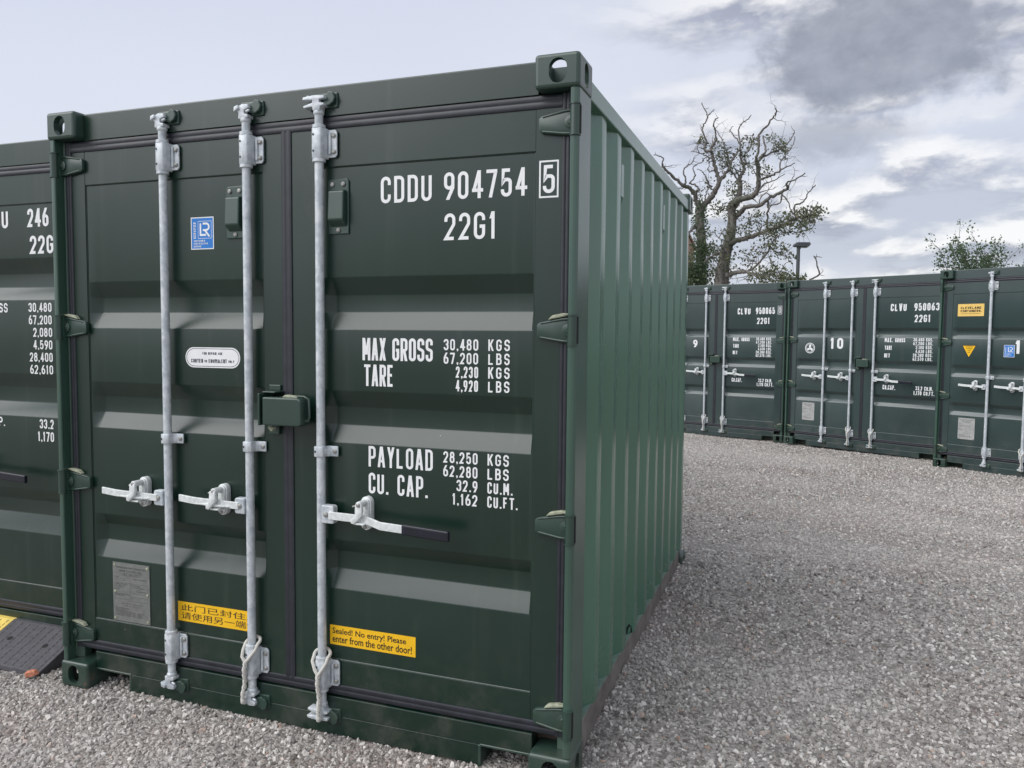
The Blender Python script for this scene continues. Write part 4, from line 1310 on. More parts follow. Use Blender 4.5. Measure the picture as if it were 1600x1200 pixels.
def rope_mesh(tail):
    """two-strand loop round the rod collar with a knotted tail; origin on the rod axis at z = 0.335"""
    mb = MB(); r = .0070
    loop = []
    for k in range(15):
        a = math.radians(-112 + 224 * k / 14)           # round the back of the rod
        loop.append((.0345 * math.sin(a) + .004 * abs(tail[0]) / .024, .030 * math.cos(a) * .75, .004 + .016 * math.cos(a) + .25 * tail[0] * -math.sin(a)))
    j = (tail[0] * .35, -.0335, -.072)
    a0 = [(loop[0][0] - .001, loop[0][1] - .012, loop[0][2] - .020), (-.016 + tail[0] * .4, -.032, -.050)]
    a1 = [(.018 + tail[0] * .2, -.032, -.048), (loop[-1][0] - .002, loop[-1][1] - .012, loop[-1][2] - .020)]
    mb.tube([j] + a0[::-1] + loop + a1[::-1] + [j], r, 8)
    tl = []
    for k in range(22):
        u = k / 21; tl.append((j[0] + (tail[0] - j[0]) * u, j[1] - .004 * math.sin(u * 9) + tail[1] * u, j[2] + (tail[2] - j[2]) * u))
    for ph in (0, math.pi):
        mb.tube([(p[0] + .0042 * math.cos(k * .95 + ph), p[1] + .0042 * math.sin(k * .95 + ph), p[2]) for k, p in enumerate(tl)], .0062, 6)
    e = tl[-1]
    mb.tube([(e[0] - .001, e[1], e[2] + .014), (e[0], e[1], e[2] + .002), (e[0] + .001, e[1] - .001, e[2] - .012), (e[0], e[1], e[2] - .016)], [.006, .0105, .0095, .004], 8)
    return mb.mesh('rope', ['rope'], smooth=60)


RA, RB = rope_mesh((-.024, .004, -.235)), rope_mesh((.004, .002, -.245))


def rope(cont_loc, rz, i, me, label):
    c, s = math.cos(rz), math.sin(rz); x, y = ROD[i], RY
    o = link('rope', me, None, (cont_loc[0] + c * x - s * y, cont_loc[1] + s * x + c * y, cont_loc[2] + .338), label=label, category='rope', group='white rope ties on the locking rods')
    o.rotation_euler = (0, 0, rz)


rope((0, 0, 0), 0, 1, RA, 'white rope tied to the middle locking rod of the foreground container')
rope((0, 0, 0), 0, 2, RB, 'white rope tied to the right locking rod of the foreground container')
for lc, rz, n_ in (((.6292, 11.5998, -.0663), -.3322, 'the far container beside the foreground one'), ((2.9483, 10.6739, -.0547), -.5162, 'the far container with the round emblem')):
    for i, q in ((1, 'middle'), (2, 'right')):
        rope(lc, rz, i, RB, 'white rope on the %s locking rod of %s' % (q, n_))
rope((4.8558, 9.0678, -.0621), -.577, 1, RB, 'white rope at the right edge on the container with the amber sticker')

# ------------------------------------------------------------------ rubber kerb ramps and a brick fragment
M['ramp_black'] = plain('black_ramp_rubber', (.070, .069, .078), .62, 0, .22, 40, .15, .45)
M['ramp_yellow'] = plain('yellow_ramp_rubber', (.78, .58, .13), .6, 0, .15, 30, .12, .4)


def ramp(x0, x1, mm, holes):
    mb = MB(); y0, y1, hh = .040, .318, .122
    zb = -.012
    mb.prism([(y0 - .004, zb), (y0, .010), (y1 - .03, hh - .001), (y1 - .010, hh), (y1, hh - .006), (y1, zb)], 0, x0 + .0015, x1 - .0015)
    body = mb.mesh('ramp', [mm], .003, 2)
    sl = (hh - .011) / (y1 - .03 - y0); nrm = Vector((0, -sl, 1)).normalized()
    g = MB(); up = np.array([0, -sl, 1.]) / math.hypot(sl, 1); al = np.array([0, 1., sl]) / math.hypot(sl, 1)
    def P(x, s, h): return np.array([x, y0, .010]) + al * s + up * h
    Ls = (y1 - .03 - y0) * math.hypot(sl, 1)
    n = int(round((x1 - x0) / .052))
    for i in range(n):
        x = x0 + (i + .5) * (x1 - x0) / n
        s = .006; k = i % 2
        while s + .022 < Ls - .004:
            a = s + .0025; b = s + .020
            q = [P(x - .0022, a, .0006), P(x + .0022, a, .0006), P(x + .0022, b, .0006), P(x - .0022, b, .0006)]
            g.add(q, [(0, 1, 2, 3)]); s += .0235
    gr = g.mesh('grooves', ['hole'])
    h = MB()
    for hx, hs in holes:
        c = [P(hx + .017 * math.cos(t), hs + .013 * math.sin(t), .0009) for t in np.linspace(0, 2 * math.pi, 15)[:-1]]
        h.add(c, [tuple(range(14))])
    hm = h.mesh('bolt_holes', ['hole'])
    return body, gr, hm


for x0, x1, mm, lb, hs in ((-.668, -.186, 'ramp_black', 'black rubber kerb ramp with drainage grooves beside the foreground container', ((-.560, .155), (-.312, .150))),
                           (-1.184, -.668, 'ramp_yellow', 'yellow rubber kerb ramp segment at the left edge of the picture', ((-1.09, .155), (-.834, .150)))):
    b_, g_, h_ = ramp(x0, x1, mm, hs)
    r = link('rubber_ramp', b_, None, label=lb, category='ramp', group='rubber kerb ramps at the door')
    link('groove', g_, r, kind='stuff'); split_link('bolt_hole', h_, r)

M['brick'] = plain('orange_brick', (.52, .20, .12), .85, 0, .25, 60, .3)
bm = bmesh.new(); bmesh.ops.create_icosphere(bm, subdivisions=2, radius=1)
for v in bm.verts:
    f = 1 + .18 * math.sin(3 * v.co.x + 2 * v.co.z) + .10 * math.sin(7 * v.co.y)
    v.co = Vector((max(-.8, min(.85, v.co.x)) * .036 * f, max(-.7, min(.8, v.co.y)) * .020, max(-.6, min(.7, v.co.z)) * .021))
me = bpy.data.meshes.new('brick_fragment'); bm.to_mesh(me); bm.free(); me.materials.append(M['brick'])
o = link('brick_fragment', me, None, (-.205, .012, .016), label='small orange brick fragment lying in front of the black ramp', category='stone')
o.rotation_euler = (.1, -.25, .35)


# ------------------------------------------------------------------ trees
def bark_mat(name, a, b_):
    m, t, b = mat(name); g = geopos(t)
    n = noise(t, scalev(t, g, (9, 9, 2.2)), 1.0, 6, .65)
    n2 = noise(t, g, 1.2, 3, .5)
    c = mix(t, n.step(.3, .7), a, b_); c = mix(t, n2.step(.5, .7) * .4, c, (.075, .095, .05))
    t.links.new(c, b.inputs['Base Color']); b.inputs['Roughness'].default_value = .9
    bump(t, b, n, .9, .05); return m


def leaf_mat(name, a, b_, c_):
    m, t, b = mat(name); g = geopos(t)
    at = t.nodes.new('ShaderNodeAttribute'); at.attribute_name = 'tone'; f = E_(t, at.outputs['Fac'])
    c = mix(t, f.step(0, .75), a, b_); c = mix(t, f.step(.82, 1.0), c, c_)
    t.links.new(c, b.inputs['Base Color']); b.inputs['Roughness'].default_value = .6
    tr = t.nodes.new('ShaderNodeBsdfTranslucent'); t.links.new(c, tr.inputs[0])
    mx = t.nodes.new('ShaderNodeMixShader'); mx.inputs[0].default_value = .45
    t.links.new(b.outputs[0], mx.inputs[1]); t.links.new(tr.outputs[0], mx.inputs[2])
    t.links.new(mx.outputs[0], t.nodes['Material Output'].inputs[0]); return m


M['bark'] = bark_mat('oak_bark', (.085, .077, .070), (.20, .185, .17))
M['bark_dead'] = bark_mat('bare_limb', (.095, .087, .080), (.215, .20, .185))
M['oak_leaf'] = leaf_mat('oak_leaves', (.10, .12, .075), (.17, .19, .105), (.26, .24, .12))
M['ivy'] = leaf_mat('ivy_leaves', (.075, .12, .070), (.13, .185, .095), (.19, .24, .12))
M['tree_leaf'] = leaf_mat('ash_leaves', (.08, .13, .075), (.13, .19, .10), (.19, .25, .13))


def leaf_mesh(name, pts, size, mname, up=.2):
    """many small folded leaves: each a bent four-sided blade"""
    n = len(pts); P = np.array(pts); V = []; F = []; tone = []
    d = rng.normal(size=(n, 3)); d /= np.linalg.norm(d, axis=1)[:, None]; d[:, 2] += up; d /= np.linalg.norm(d, axis=1)[:, None]
    h = rng.normal(size=(n, 3)); s = np.cross(d, h); s /= np.linalg.norm(s, axis=1)[:, None]; nn = np.cross(d, s)
    sz = size * rng.uniform(.6, 1.4, n)
    tn = np.clip(rng.normal(.45, .25, n), 0, 1)
    for i in range(n):
        a, D, Sx, Nn, z = P[i], d[i], s[i], nn[i], sz[i]; o = len(V)
        V += [a, a + D * z * .5 + Sx * z * .33 + Nn * z * .10, a + D * z, a + D * z * .5 - Sx * z * .33 + Nn * z * .10]
        F += [(o, o + 1, o + 2), (o, o + 2, o + 3)]; tone += [tn[i]] * 4
    me = bpy.data.meshes.new(name); me.from_pydata([tuple(v) for v in V], [], F)
    at = me.attributes.new('tone', 'FLOAT', 'POINT'); at.data.foreach_set('value', np.array(tone, dtype=np.float32))
    me.materials.append(M[mname]); return me


def catmull(pts, k=4):
    P = [np.array(p, float) for p in pts]; P = [2 * P[0] - P[1]] + P + [2 * P[-1] - P[-2]]; out = []
    for i in range(1, len(P) - 2):
        for j in range(k):
            t = j / k; a, b, c, d = P[i - 1:i + 3]
            out.append(.5 * (2 * b + (c - a) * t + (2 * a - 5 * b + 4 * c - d) * t * t + (3 * b - a - 3 * c + d) * t ** 3))
    out.append(P[-2]); return out


def limb(mb, path, w0, w1, depth, d0, drift, kink=.012, twigs=0, rec=None, n=7):
    """a limb through surveyed points (bearing px, py); w in px at that depth; d0 depth offset at its root, drifting away as it grows"""
    m_ = len(path); ctl = []
    for i, (x, y) in enumerate(path):
        u = i / max(m_ - 1, 1); ctl.append(site(x, y, depth + d0 + drift * u))
    pts = catmull(ctl, 5); k = len(pts)
    pts = [p + (rng.normal(size=3) * kink * (0 if i in (0,) else 1)) for i, p in enumerate(pts)]
    sc = depth / FPX / 2
    rad = [(w0 + (w1 - w0) * (i / (k - 1)) ** .8) * sc * (1 + .10 * math.sin(i * 2.3)) for i in range(k)]
    mb.tube(pts, rad, n)
    if rec is not None: rec.append((pts, rad))
    for _ in range(twigs):
        i = rng.integers(int(k * .3), k - 1); p = pts[i]; r = max(rad[i] * .45, .006)
        d = pts[i + 1] - pts[i]; d /= np.linalg.norm(d) + 1e-9
        q = rng.normal(size=3); q[2] += .5; q = q - d * (q @ d) * .4; q /= np.linalg.norm(q)
        L_ = rng.uniform(.30, .85); seg = [p]; r = min(r, .022)
        for j in range(5):
            q = q + rng.normal(size=3) * .35; q /= np.linalg.norm(q); seg.append(seg[-1] + q * L_ / 5)
        mb.tube(seg, [r, r * .8, r * .6, r * .45, r * .35, r * .2], 5)
        if rec is not None: rec.append((seg, [r * .3] * 6))
        for j in (2, 3, 4):
            if rng.random() < .75:
                q2 = rng.normal(size=3); q2[2] += .4; q2 /= np.linalg.norm(q2); a_ = seg[j]; l2 = L_ * rng.uniform(.2, .45)
                mb.tube([a_, a_ + q2 * l2 * .5 + rng.normal(size=3) * .02, a_ + q2 * l2], [r * .4, r * .3, r * .12], 4)
    for i in range(k // 3, k - 1, 2):            # short snapped spurs along the limb
        if rng.random() < .35:
            q2 = rng.normal(size=3); q2 /= np.linalg.norm(q2); l2 = rng.uniform(.06, .24)
            mb.tube([pts[i], pts[i] + q2 * (rad[i] + l2 * .5), pts[i] + q2 * (rad[i] + l2) + (0, 0, l2 * .2)], [min(rad[i] * .5, .02), .008, .003], 4)
    return pts, rad


def clump(pts, c, r, n, flat=.75):
    for _ in range(n):
        q = rng.normal(size=3); q /= np.linalg.norm(q); q *= rng.uniform(.1, 1) ** .5
        pts.append(np.array(c) + q * r * np.array([1, 1, flat]))


def attach(mb, rec, c, n=2):
    """thin branchlets from the nearest limbs out to a spray of leaves"""
    allp = np.array([p for pts, _ in rec for p in pts]); d = np.linalg.norm(allp - c, axis=1)
    for i in np.argsort(d)[:40:max(1, 40 // n)][:n]:
        if d[i] > 2.2: continue
        a = allp[i]; m1 = (a + c) / 2 + rng.normal(size=3) * .10 * d[i]
        path = catmull([a, m1, c + rng.normal(size=3) * .05], 4)
        mb.tube(path, list(np.linspace(.017, .004, len(path))), 5)
        for k in range(3):
            p = path[rng.integers(3, len(path))]; q = p + rng.normal(size=3) * .22; mb.tube([p, (p + q) / 2 + rng.normal(size=3) * .02, q], [.007, .005, .002], 4)


def oak_right():
    D = 25.0; base = site(1127, 449, D); root = np.array([base[0], base[1], -.07])
    t = empty('oak_tree', root, label='gnarled half-bare oak with a thick trunk behind container number 9', category='tree', group='trees beyond the yard')
    mb = MB(); rec = []
    tp = [root + (0, 0, -.2), root + (0, 0, .9), base, site(1132, 405, D), site(1141, 368, D), site(1144, 340, D), site(1141, 320, D)]
    mb.tube([p for p in catmull(tp, 4)], [x * D / FPX / 2 for x in np.interp(np.linspace(0, 6, 25), range(7), (34, 28, 23, 18, 15.5, 13, 11.5))], 12)
    L = lambda *a, **k: limb(mb, *a, rec=rec, **k)
    L([(1140, 322), (1154, 312), (1172, 308), (1182, 300), (1185, 285), (1184, 266), (1183, 254)], 11, 6, D, 0, -.8, twigs=3)
    L([(1183, 256), (1181, 248), (1186, 236), (1186, 212), (1198, 197), (1208, 183), (1213, 176), (1211, 168)], 5, 1.6, D, -.8, -.6, twigs=2)
    L([(1183, 255), (1190, 243), (1196, 238), (1195, 226), (1192, 213)], 4.5, 2.4, D, -.8, .7, twigs=1)
    L([(1187, 249), (1203, 240), (1216, 234), (1231, 222), (1240, 211), (1241, 203)], 3.6, 1.2, D, -.6, .9, twigs=3)
    L([(1186, 281), (1207, 274), (1219, 267), (1229, 260), (1243, 255)], 4, 1.3, D, -.6, -1.4, twigs=2)
    L([(1218, 268), (1220, 252), (1227, 243), (1237, 231), (1243, 215)], 2.6, 1.2, D, -1.2, .8, twigs=3)
    L([(1187, 296), (1195, 287), (1210, 282), (1228, 271)], 3, 1.1, D, -.7, 1.2, twigs=2)
    L([(1143, 330), (1154, 312), (1157, 290), (1157, 275), (1163, 265), (1161, 254)], 10.5, 4.2, D, .1, .8, twigs=4)
    L([(1161, 256), (1157, 246), (1156, 235), (1157, 223), (1154, 206), (1158, 194), (1166, 188), (1174, 180)], 4, 1.4, D, .8, .8, twigs=2)
    L([(1157, 226), (1148, 213), (1142, 206), (1141, 202), (1145, 198)], 2.4, 1.0, D, 1.2, .5, twigs=1)
    L([(1161, 245), (1172, 232), (1178, 220), (1183, 216)], 2.6, 1.2, D, .9, .6, twigs=2)
    L([(1155, 286), (1146, 272), (1141, 266), (1137, 256), (1130, 246)], 3.2, 1.2, D, .5, 1.4, twigs=2)
    L([(1148, 340), (1158, 331), (1166, 324), (1186, 321), (1198, 313), (1217, 302), (1229, 296), (1231, 291), (1229, 286), (1246, 279), (1258, 270)], 9, 1.6, D, 0, -1.6, twigs=4)
    L([(1199, 311), (1200, 323), (1199, 340), (1199, 362)], 3.6, 2.6, D, -.9, .4, twigs=3)
    L([(1202, 322), (1219, 315), (1221, 305)], 2.4, 1.5, D, -.9, -.8, twigs=1)
    L([(1221, 303), (1229, 312), (1235, 326), (1239, 334)], 2.4, 1.4, D, -1.2, -.3, twigs=1)
    L([(1240, 334), (1243, 321), (1257, 313), (1262, 303), (1270, 293), (1274, 289)], 3.0, 1.4, D, -1.2, .8, twigs=1)
    d1, _ = L([(1142, 380), (1152, 376), (1170, 371), (1196, 362), (1212, 356), (1226, 350), (1240, 342), (1262, 337), (1284, 328)], 10, 1.8, D, -.1, -1.5, twigs=10)
    L([(1186, 367), (1190, 352), (1182, 346), (1172, 345)], 2.2, 1, D, -.6, .8, twigs=4)
    e1, _ = L([(1136, 431), (1146, 427), (1160, 425), (1174, 427), (1190, 431), (1206, 431)], 9, 2.0, D, -.2, -1.4, twigs=6)
    L([(1168, 425), (1177, 419), (1190, 407), (1201, 391), (1205, 380), (1217, 369)], 4.2, 1.6, D, -.6, -.8, twigs=6)
    L([(1139, 392), (1124, 395), (1112, 400), (1100, 410)], 6, 2, D, 0, -1.0, twigs=3)
    # leaves
    lp = []
    def at(x, y, r, n, dd=0, f=.75):
        c = site(x, y, D + dd + rng.uniform(-.4, .4)); clump(lp, c, r, int(n * 1.2), f); attach(mb, rec, c)
    for x, y, r, n, dd in ((1224, 352, .55, 170, -1.2), (1240, 345, .55, 160, -1.3), (1254, 338, .45, 130, -1.5), (1268, 335, .38, 100, -1.5), (1279, 330, .30, 60, -1.6), (1262, 352, .34, 60, -1.4), (1254, 362, .26, 36, -1.3), (1212, 354, .45, 120, -.9), (1180, 340, .36, 60, -.5), (1170, 352, .36, 60, -.3), (1160, 362, .34, 70, -.2),
                            (1196, 430, .55, 190, -1.2), (1210, 428, .50, 170, -1.2), (1222, 432, .36, 80, -1.3), (1184, 436, .4, 90, -1), (1214, 390, .42, 80, -1.3), (1226, 396, .30, 50, -1.3), (1236, 405, .2, 20, -1.3), (1200, 378, .36, 50, -1), (1182, 394, .36, 46, -.6), (1164, 398, .34, 40, -.4), (1196, 368, .3, 40, -1), (1170, 412, .3, 30, -.4),
                            (1147, 318, .32, 46, .1), (1124, 322, .34, 60, 0), (1122, 331, .3, 40, 0), (1144, 292, .34, 46, .3), (1146, 302, .28, 40, .3), (1170, 298, .28, 30, .2), (1198, 270, .30, 40, -.6), (1192, 262, .26, 30, -.6), (1170, 262, .30, 40, .5), (1164, 246, .28, 36, .6), (1160, 236, .26, 30, .8), (1172, 228, .30, 36, .9), (1168, 216, .22, 24, 1), (1181, 222, .22, 22, 1), (1148, 262, .32, 46, .6),
                            (1206, 218, .26, 36, -.2), (1212, 228, .26, 30, -.2), (1222, 232, .28, 40, -.3), (1223, 221, .16, 14, -.3), (1224, 242, .24, 26, -.6), (1142, 342, .3, 40, -.3), (1137, 362, .34, 46, -.4), (1134, 400, .34, 46, -.5), (1140, 420, .3, 40, -.5), (1122, 384, .32, 36, 0), (1112, 364, .25, 22, 0), (1122, 420, .36, 50, -.3), (1116, 436, .34, 60, -.3)):
        at(x, y, r, n, dd)
    link('trunk', mb.mesh('trunk', ['bark'], smooth=60), t, tuple(-root))
    link('crown', leaf_mesh('crown', lp, .085, 'oak_leaf'), t, tuple(-root))
    iv = []
    for x, y, r, n in ((1128, 440, .40, 60), (1130, 420, .34, 34), (1133, 402, .30, 30), (1140, 380, .26, 22), (1143, 360, .24, 14)):
        clump(iv, site(x, y, D - .1), r, n, 1.2)
    link('ivy', leaf_mesh('ivy', iv, .085, 'ivy'), t, tuple(-root))


def oak_left():
    D = 25.6; base = site(1094, 449, D); root = np.array([base[0], base[1], -.07])
    t = empty('oak_tree', root, label='ivy-clad oak with bare crooked limbs beside the foreground container', category='tree', group='trees beyond the yard')
    mb = MB(); rec = []
    tp = [root + (0, 0, -.2), root + (0, 0, 1.0), base, site(1095, 410, D), site(1096, 378, D), site(1093, 345, D), site(1095, 325, D)]
    mb.tube([p for p in catmull(tp, 4)], [x * D / FPX / 2 for x in np.interp(np.linspace(0, 6, 25), range(7), (26, 22, 18, 16, 14.5, 13.5, 13))], 12)
    L = lambda *a, **k: limb(mb, *a, rec=rec, **k)
    L([(1095, 326), (1104, 316), (1113, 306), (1119, 294), (1124, 283)], 11, 7, D, 0, -.4, twigs=2)
    L([(1124, 284), (1119, 268), (1115, 252), (1113, 243), (1111, 232), (1116, 224), (1121, 217)], 7, 3.2, D, -.4, -.4, twigs=3)
    L([(1120, 219), (1117, 205), (1115, 194), (1117, 187), (1122, 184)], 2.6, 1.4, D, -.8, -.4, twigs=1)
    L([(1112, 235), (1103, 236), (1101, 229), (1104, 222), (1098, 205), (1099, 197), (1105, 184), (1103, 175), (1096, 160)], 4.2, 1.3, D, -.7, .5, twigs=1)
    L([(1105, 183), (1111, 176), (1117, 171)], 2, 1, D, -.5, .3)
    L([(1110, 247), (1098, 241), (1088, 238), (1079, 237)], 2.2, 1, D, -.5, .6)
    L([(1124, 284), (1131, 274), (1139, 265), (1142, 254), (1150, 242), (1156, 232), (1157, 224)], 6, 2.6, D, -.4, .8, twigs=4)
    L([(1141, 256), (1136, 238), (1130, 222), (1122, 208), (1115, 196)], 2.6, 1.0, D, 0, .5, twigs=2)
    L([(1126, 282), (1134, 275), (1128, 269), (1121, 270)], 2, 1, D, -.4, .4)
    L([(1117, 266), (1110, 268), (1104, 265)], 3, 1.2, D, -.5, .3)
    L([(1112, 296), (1108, 288), (1102, 275), (1098, 268), (1090, 263)], 2.6, 1.0, D, -.3, -.6, twigs=1)
    L([(1102, 312), (1103, 302), (1109, 292), (1114, 290)], 2.4, 1.0, D, 0, .6, twigs=1)
    L([(1093, 328), (1088, 312), (1084, 302), (1076, 293), (1066, 289), (1052, 276), (1040, 266), (1034, 256)], 8.5, 3.2, D, 0, -.8, twigs=2)
    L([(1071, 289), (1071, 279), (1068, 267), (1074, 259), (1082, 254), (1084, 247)], 3.0, 1.4, D, -.5, -.2)
    L([(1077, 287), (1085, 277), (1086, 272), (1083, 262), (1090, 257), (1098, 252), (1098, 247)], 2.4, 1.2, D, -.4, .5)
    L([(1035, 257), (1036, 248), (1030, 244), (1022, 241)], 2.4, 1.2, D, -.8, -.2)
    L([(1081, 303), (1091, 297), (1087, 289), (1077, 287)], 4, 2.4, D, -.2, .4)
    L([(1086, 352), (1078, 362), (1068, 378), (1056, 392)], 5, 2, D, 0, -1, twigs=2)
    iv = []
    for y in range(318, 450, 5):
        clump(iv, site(1095 + rng.uniform(-4, 4), y, D - .05 + rng.uniform(-.15, .15)), .24 + .0012 * (y - 318), 62, 1.1)
    for x, y, r, n in ((1110, 392, .34, 110), (1106, 402, .40, 120), (1080, 412, .5, 210), (1070, 424, .5, 210), (1084, 430, .5, 210), (1074, 440, .5, 210), (1096, 424, .45, 150), (1092, 440, .45, 150), (1064, 410, .45, 120), (1056, 430, .6, 160), (1102, 388, .3, 70)):
        clump(iv, site(x, y, D - .3), r, int(n * 1.5), .8)
    link('ivy', leaf_mesh('ivy', iv, .080, 'ivy'), t, tuple(-root))
    lp = []
    for x, y, r, n, dd in ((1126, 240, .36, 70, 0), (1130, 250, .34, 60, 0), (1122, 228, .30, 40, 0), (1136, 246, .28, 40, .2), (1132, 234, .26, 34, .2), (1096, 219, .22, 22, -.3), (1093, 224, .14, 10, -.3), (1104, 228, .2, 18, -.4), (1101, 236, .16, 12, -.4), (1095, 298, .28, 30, 0), (1108, 250, .14, 8, -.4), (1108, 282, .14, 10, 0), (1128, 258, .24, 24, 0), (1140, 268, .24, 24, .2)):
        c = site(x, y, D + dd); clump(lp, c, r, n); attach(mb, rec, c)
    link('trunk', mb.mesh('trunk', ['bark_dead'], smooth=60), t, tuple(-root))
    link('crown', leaf_mesh('crown', lp, .082, 'oak_leaf'), t, tuple(-root))


oak_right(); oak_left()


def young_tree(cx, shoots, D, label, base_y, name='young_tree'):
    b0 = site(cx, base_y, D); root = np.array([b0[0], b0[1], -.07])
    t = empty(name, root, label=label, category='tree', group='trees beyond the yard')
    mb = MB(); lp = []
    mb.tube([root + (0, 0, -.1), root + (.02, 0, b0[2] * .5), b0], [.11, .085, .06], 9)
    for x, y, sp, nn in shoots:
        top = site(x, y + 5, D + rng.uniform(-1.0, 1.0)); st_ = root + (b0 - root) * rng.uniform(.55, 1.0)
        mid = st_ + (top - st_) * .55 + rng.normal(size=3) * .10
        path = catmull([st_, mid, top], 6); mb.tube(path, list(np.linspace(.022, .004, len(path))), 6)
        for i in range(int(nn * .85)):
            u = rng.uniform(.25, 1.0) ** .8; p = path[min(int(u * (len(path) - 1)), len(path) - 1)]
            q = rng.normal(size=3) * sp * (1.15 - u * .8)
            lp.append(p + q)
        for _ in range(4):
            p = path[rng.integers(5, len(path))]; q = p + rng.normal(size=3) * .22 + (0, 0, .15); mb.tube([p, (p + q) / 2 + rng.normal(size=3) * .02, q], [.010, .007, .003], 5)
            for i in range(16): lp.append(q + rng.normal(size=3) * .09)
    link('trunk', mb.mesh('trunk', ['bark'], smooth=60), t, tuple(-root))
    link('crown', leaf_mesh('crown', lp, .085, 'tree_leaf', .1), t, tuple(-root))


young_tree(1524, [(1492, 358, .16, 170), (1498, 372, .22, 160), (1484, 378, .18, 110), (1476, 396, .2, 100), (1512, 380, .2, 140), (1526, 373, .16, 130), (1541, 367, .10, 90), (1555, 374, .14, 110), (1568, 384, .16, 110), (1576, 400, .2, 100), (1534, 392, .28, 220), (1510, 396, .28, 220), (1556, 398, .26, 200), (1488, 404, .24, 160), (1540, 404, .3, 220), (1520, 406, .3, 220), (1468, 384, .06, 16), (1466, 398, .06, 18)], 26.0,
           'young leafy tree showing above container number 11', 430)
young_tree(1616, [(1599, 404, .10, 50), (1606, 398, .2, 120), (1620, 388, .25, 160), (1634, 394, .25, 160), (1612, 412, .25, 140)], 26.5, 'leafy tree just showing at the right edge of the picture', 430)
# low bare snag right of the lamp, and scrub tops behind the containers
D = 24.0; b0 = site(1262, 445, D); root = np.array([b0[0], b0[1], -.07])
t = empty('dead_tree', root, label='thin dead snag standing right of the lamp post', category='tree', group='trees beyond the yard')
mb = MB(); mb.tube([root + (0, 0, -.1), root + (0, .05, 1.4), b0], [.07, .06, .045], 8)
for pth, w0, w1 in (([(1262, 444), (1268, 436), (1280, 429), (1277, 416), (1275, 405), (1271, 400)], 3.4, 1.5), ([(1272, 401), (1284, 402)], 1.5, .9), ([(1275, 404), (1276, 397)], 1.2, .7), ([(1280, 429), (1286, 424), (1284, 420)], 1.2, .6)):
    limb(mb, pth, w0, w1, D, 0, .3, .004)
link('trunk', mb.mesh('trunk', ['bark_dead'], smooth=60), t, tuple(-root))
D = 23.0; b0 = site(1240, 452, D); root = np.array([b0[0], b0[1], -.07])
t = empty('shrub', root, label='grey-green scrub top peeping over the gap between containers', category='shrub')
lp = []
for x, y, r, n in ((1230, 436, .22, 60), (1237, 430, .16, 26), (1254, 436, .2, 36), (1246, 440, .3, 80), (1220, 444, .3, 80)): clump(lp, site(x, y, D), r, n)
mb = MB()
for x, y in ((1230, 432), (1246, 436), (1220, 442), (1254, 434)):
    e = site(x, y, D); mb.tube([root, (root + e) / 2 + rng.normal(size=3) * .1, e], [.03, .02, .006], 6)
link('stem', mb.mesh('stem', ['bark'], smooth=60), t, tuple(-root)); link('crown', leaf_mesh('crown', lp, .10, 'oak_leaf'), t, tuple(-root))

# ------------------------------------------------------------------ flood light and house behind
M['pole'] = plain('lamp_pole_steel', (.085, .095, .10), .5, .3, .15, 20)
M['lens'] = plain('floodlight_glass', (.25, .27, .28), .2)
D = 23.5; a = site(1246, 440, D); top = site(1250, 386, D)
root = np.array([a[0], a[1], -.07])
t = empty('lamp_post', root, label='dark steel post carrying a flat floodlight behind the containers', category='lamp')
tz = top[2] - root[2]
mb = MB(); mb.tube([(0, 0, 0), (0, 0, .25), (0, 0, .26), (0, 0, tz)], [.085, .085, .062, .052], 14)
link('pole', mb.mesh('pole', ['pole'], smooth=40), t)
yaw = math.atan2(RIGHT[1], RIGHT[0])
hd = MB(); hd.prism([(-.09, .02), (-.13, .05), (-.10, .115), (.27, .115), (.33, .10), (.27, .02)], 1, -.14, .14)
for k in range(9): hd.box(-.05 + k * .042, -.05 + k * .042 + .012, -.12, .12, .115, .150)
ho = link('lamp_head', hd.mesh('head', ['pole'], .006, 2), t, (0, 0, tz - .02)); ho.rotation_euler = (0, 0, yaw)
gl = MB().box(-.03, .26, -.115, .115, -.004, .003).mesh('glass', ['lens']); g2 = link('glass', gl, ho)
bk = MB().box(-.02, .06, -.03, .03, -.05, .02).mesh('bracket', ['pole'], .004, 1); link('bracket', bk, ho)


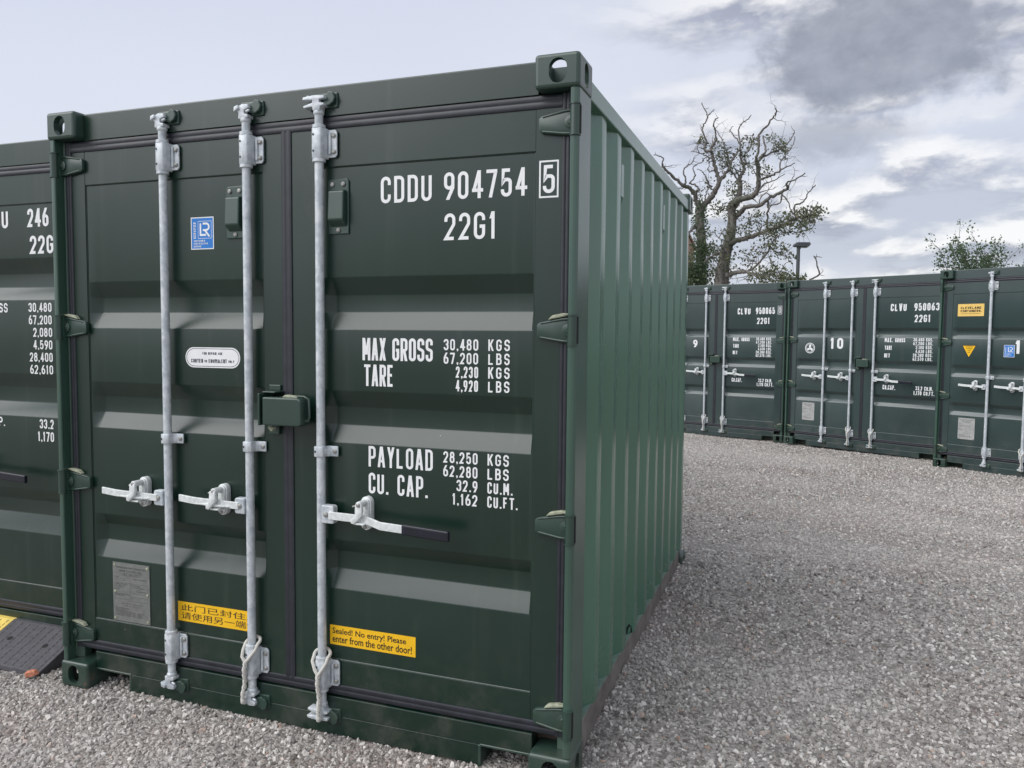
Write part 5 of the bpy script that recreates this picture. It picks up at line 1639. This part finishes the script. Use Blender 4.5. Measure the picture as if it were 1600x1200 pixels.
def brick_wall_mat():
    m, t, b = mat('weathered_brick'); g = objco(t)
    br = t.nodes.new('ShaderNodeTexBrick'); br.inputs['Scale'].default_value = 4.4
    br.inputs['Color1'].default_value = (.20, .105, .075, 1); br.inputs['Color2'].default_value = (.26, .15, .11, 1); br.inputs['Mortar'].default_value = (.28, .25, .22, 1)
    mp = t.nodes.new('ShaderNodeMapping'); mp.inputs['Rotation'].default_value = (math.radians(90), 0, 0); t.links.new(g, mp.inputs[0]); t.links.new(mp.outputs[0], br.inputs['Vector'])
    n = noise(t, g, 1.5, 4, .6); c = mix(t, n.step(.4, .7) * .4, br.outputs[0], (.12, .09, .075))
    t.links.new(c, b.inputs['Base Color']); b.inputs['Roughness'].default_value = .9; return m


M['brickwall'] = brick_wall_mat(); M['tile'] = plain('roof_tile', (.13, .075, .06), .85, 0, .3, 3, .3)
D = 40.0; e = site(1088, 385, D); ap = site(1060, 331, D)
hw = abs((ap - e) @ np.array([RIGHT[0], RIGHT[1], 0])); ez, az_ = e[2], ap[2]
org = np.array([e[0], e[1], -.1]) - np.array([RIGHT[0], RIGHT[1], 0]) * hw
H0 = empty('brick_house', org, yaw, label='brown brick house gable glimpsed between the ivy oak and foreground container', category='house')
wl = MB(); wl.prism([(-hw + .12, 0), (hw - .12, 0), (hw - .12, ez), (0, az_ - .12), (-hw + .12, ez)], 1, 0, 7.0)
link('wall', wl.mesh('wall', ['brickwall']), H0)
for s in (-1, 1):
    rf = MB(); rf.prism([(s * (hw + .0), ez - .10), (s * hw, ez + .06), (0, az_ + .10), (0, az_ - .06)], 1, -.08, 7.1)
    link('roof', rf.mesh('roof', ['tile'], .01, 1), H0)
for x in (-1.0, .9):
    wn = MB(); wn.box(x - .45, x + .45, -.03, .02, 1.0, 2.2, 0); wf = link('window', wn.mesh('window', ['white'], .01, 1), H0)
    link('pane', MB().box(x - .38, x + .38, -.036, -.030, 1.08, 2.12).mesh('pane', ['lens']), wf)
bpy.context.view_layer.update()
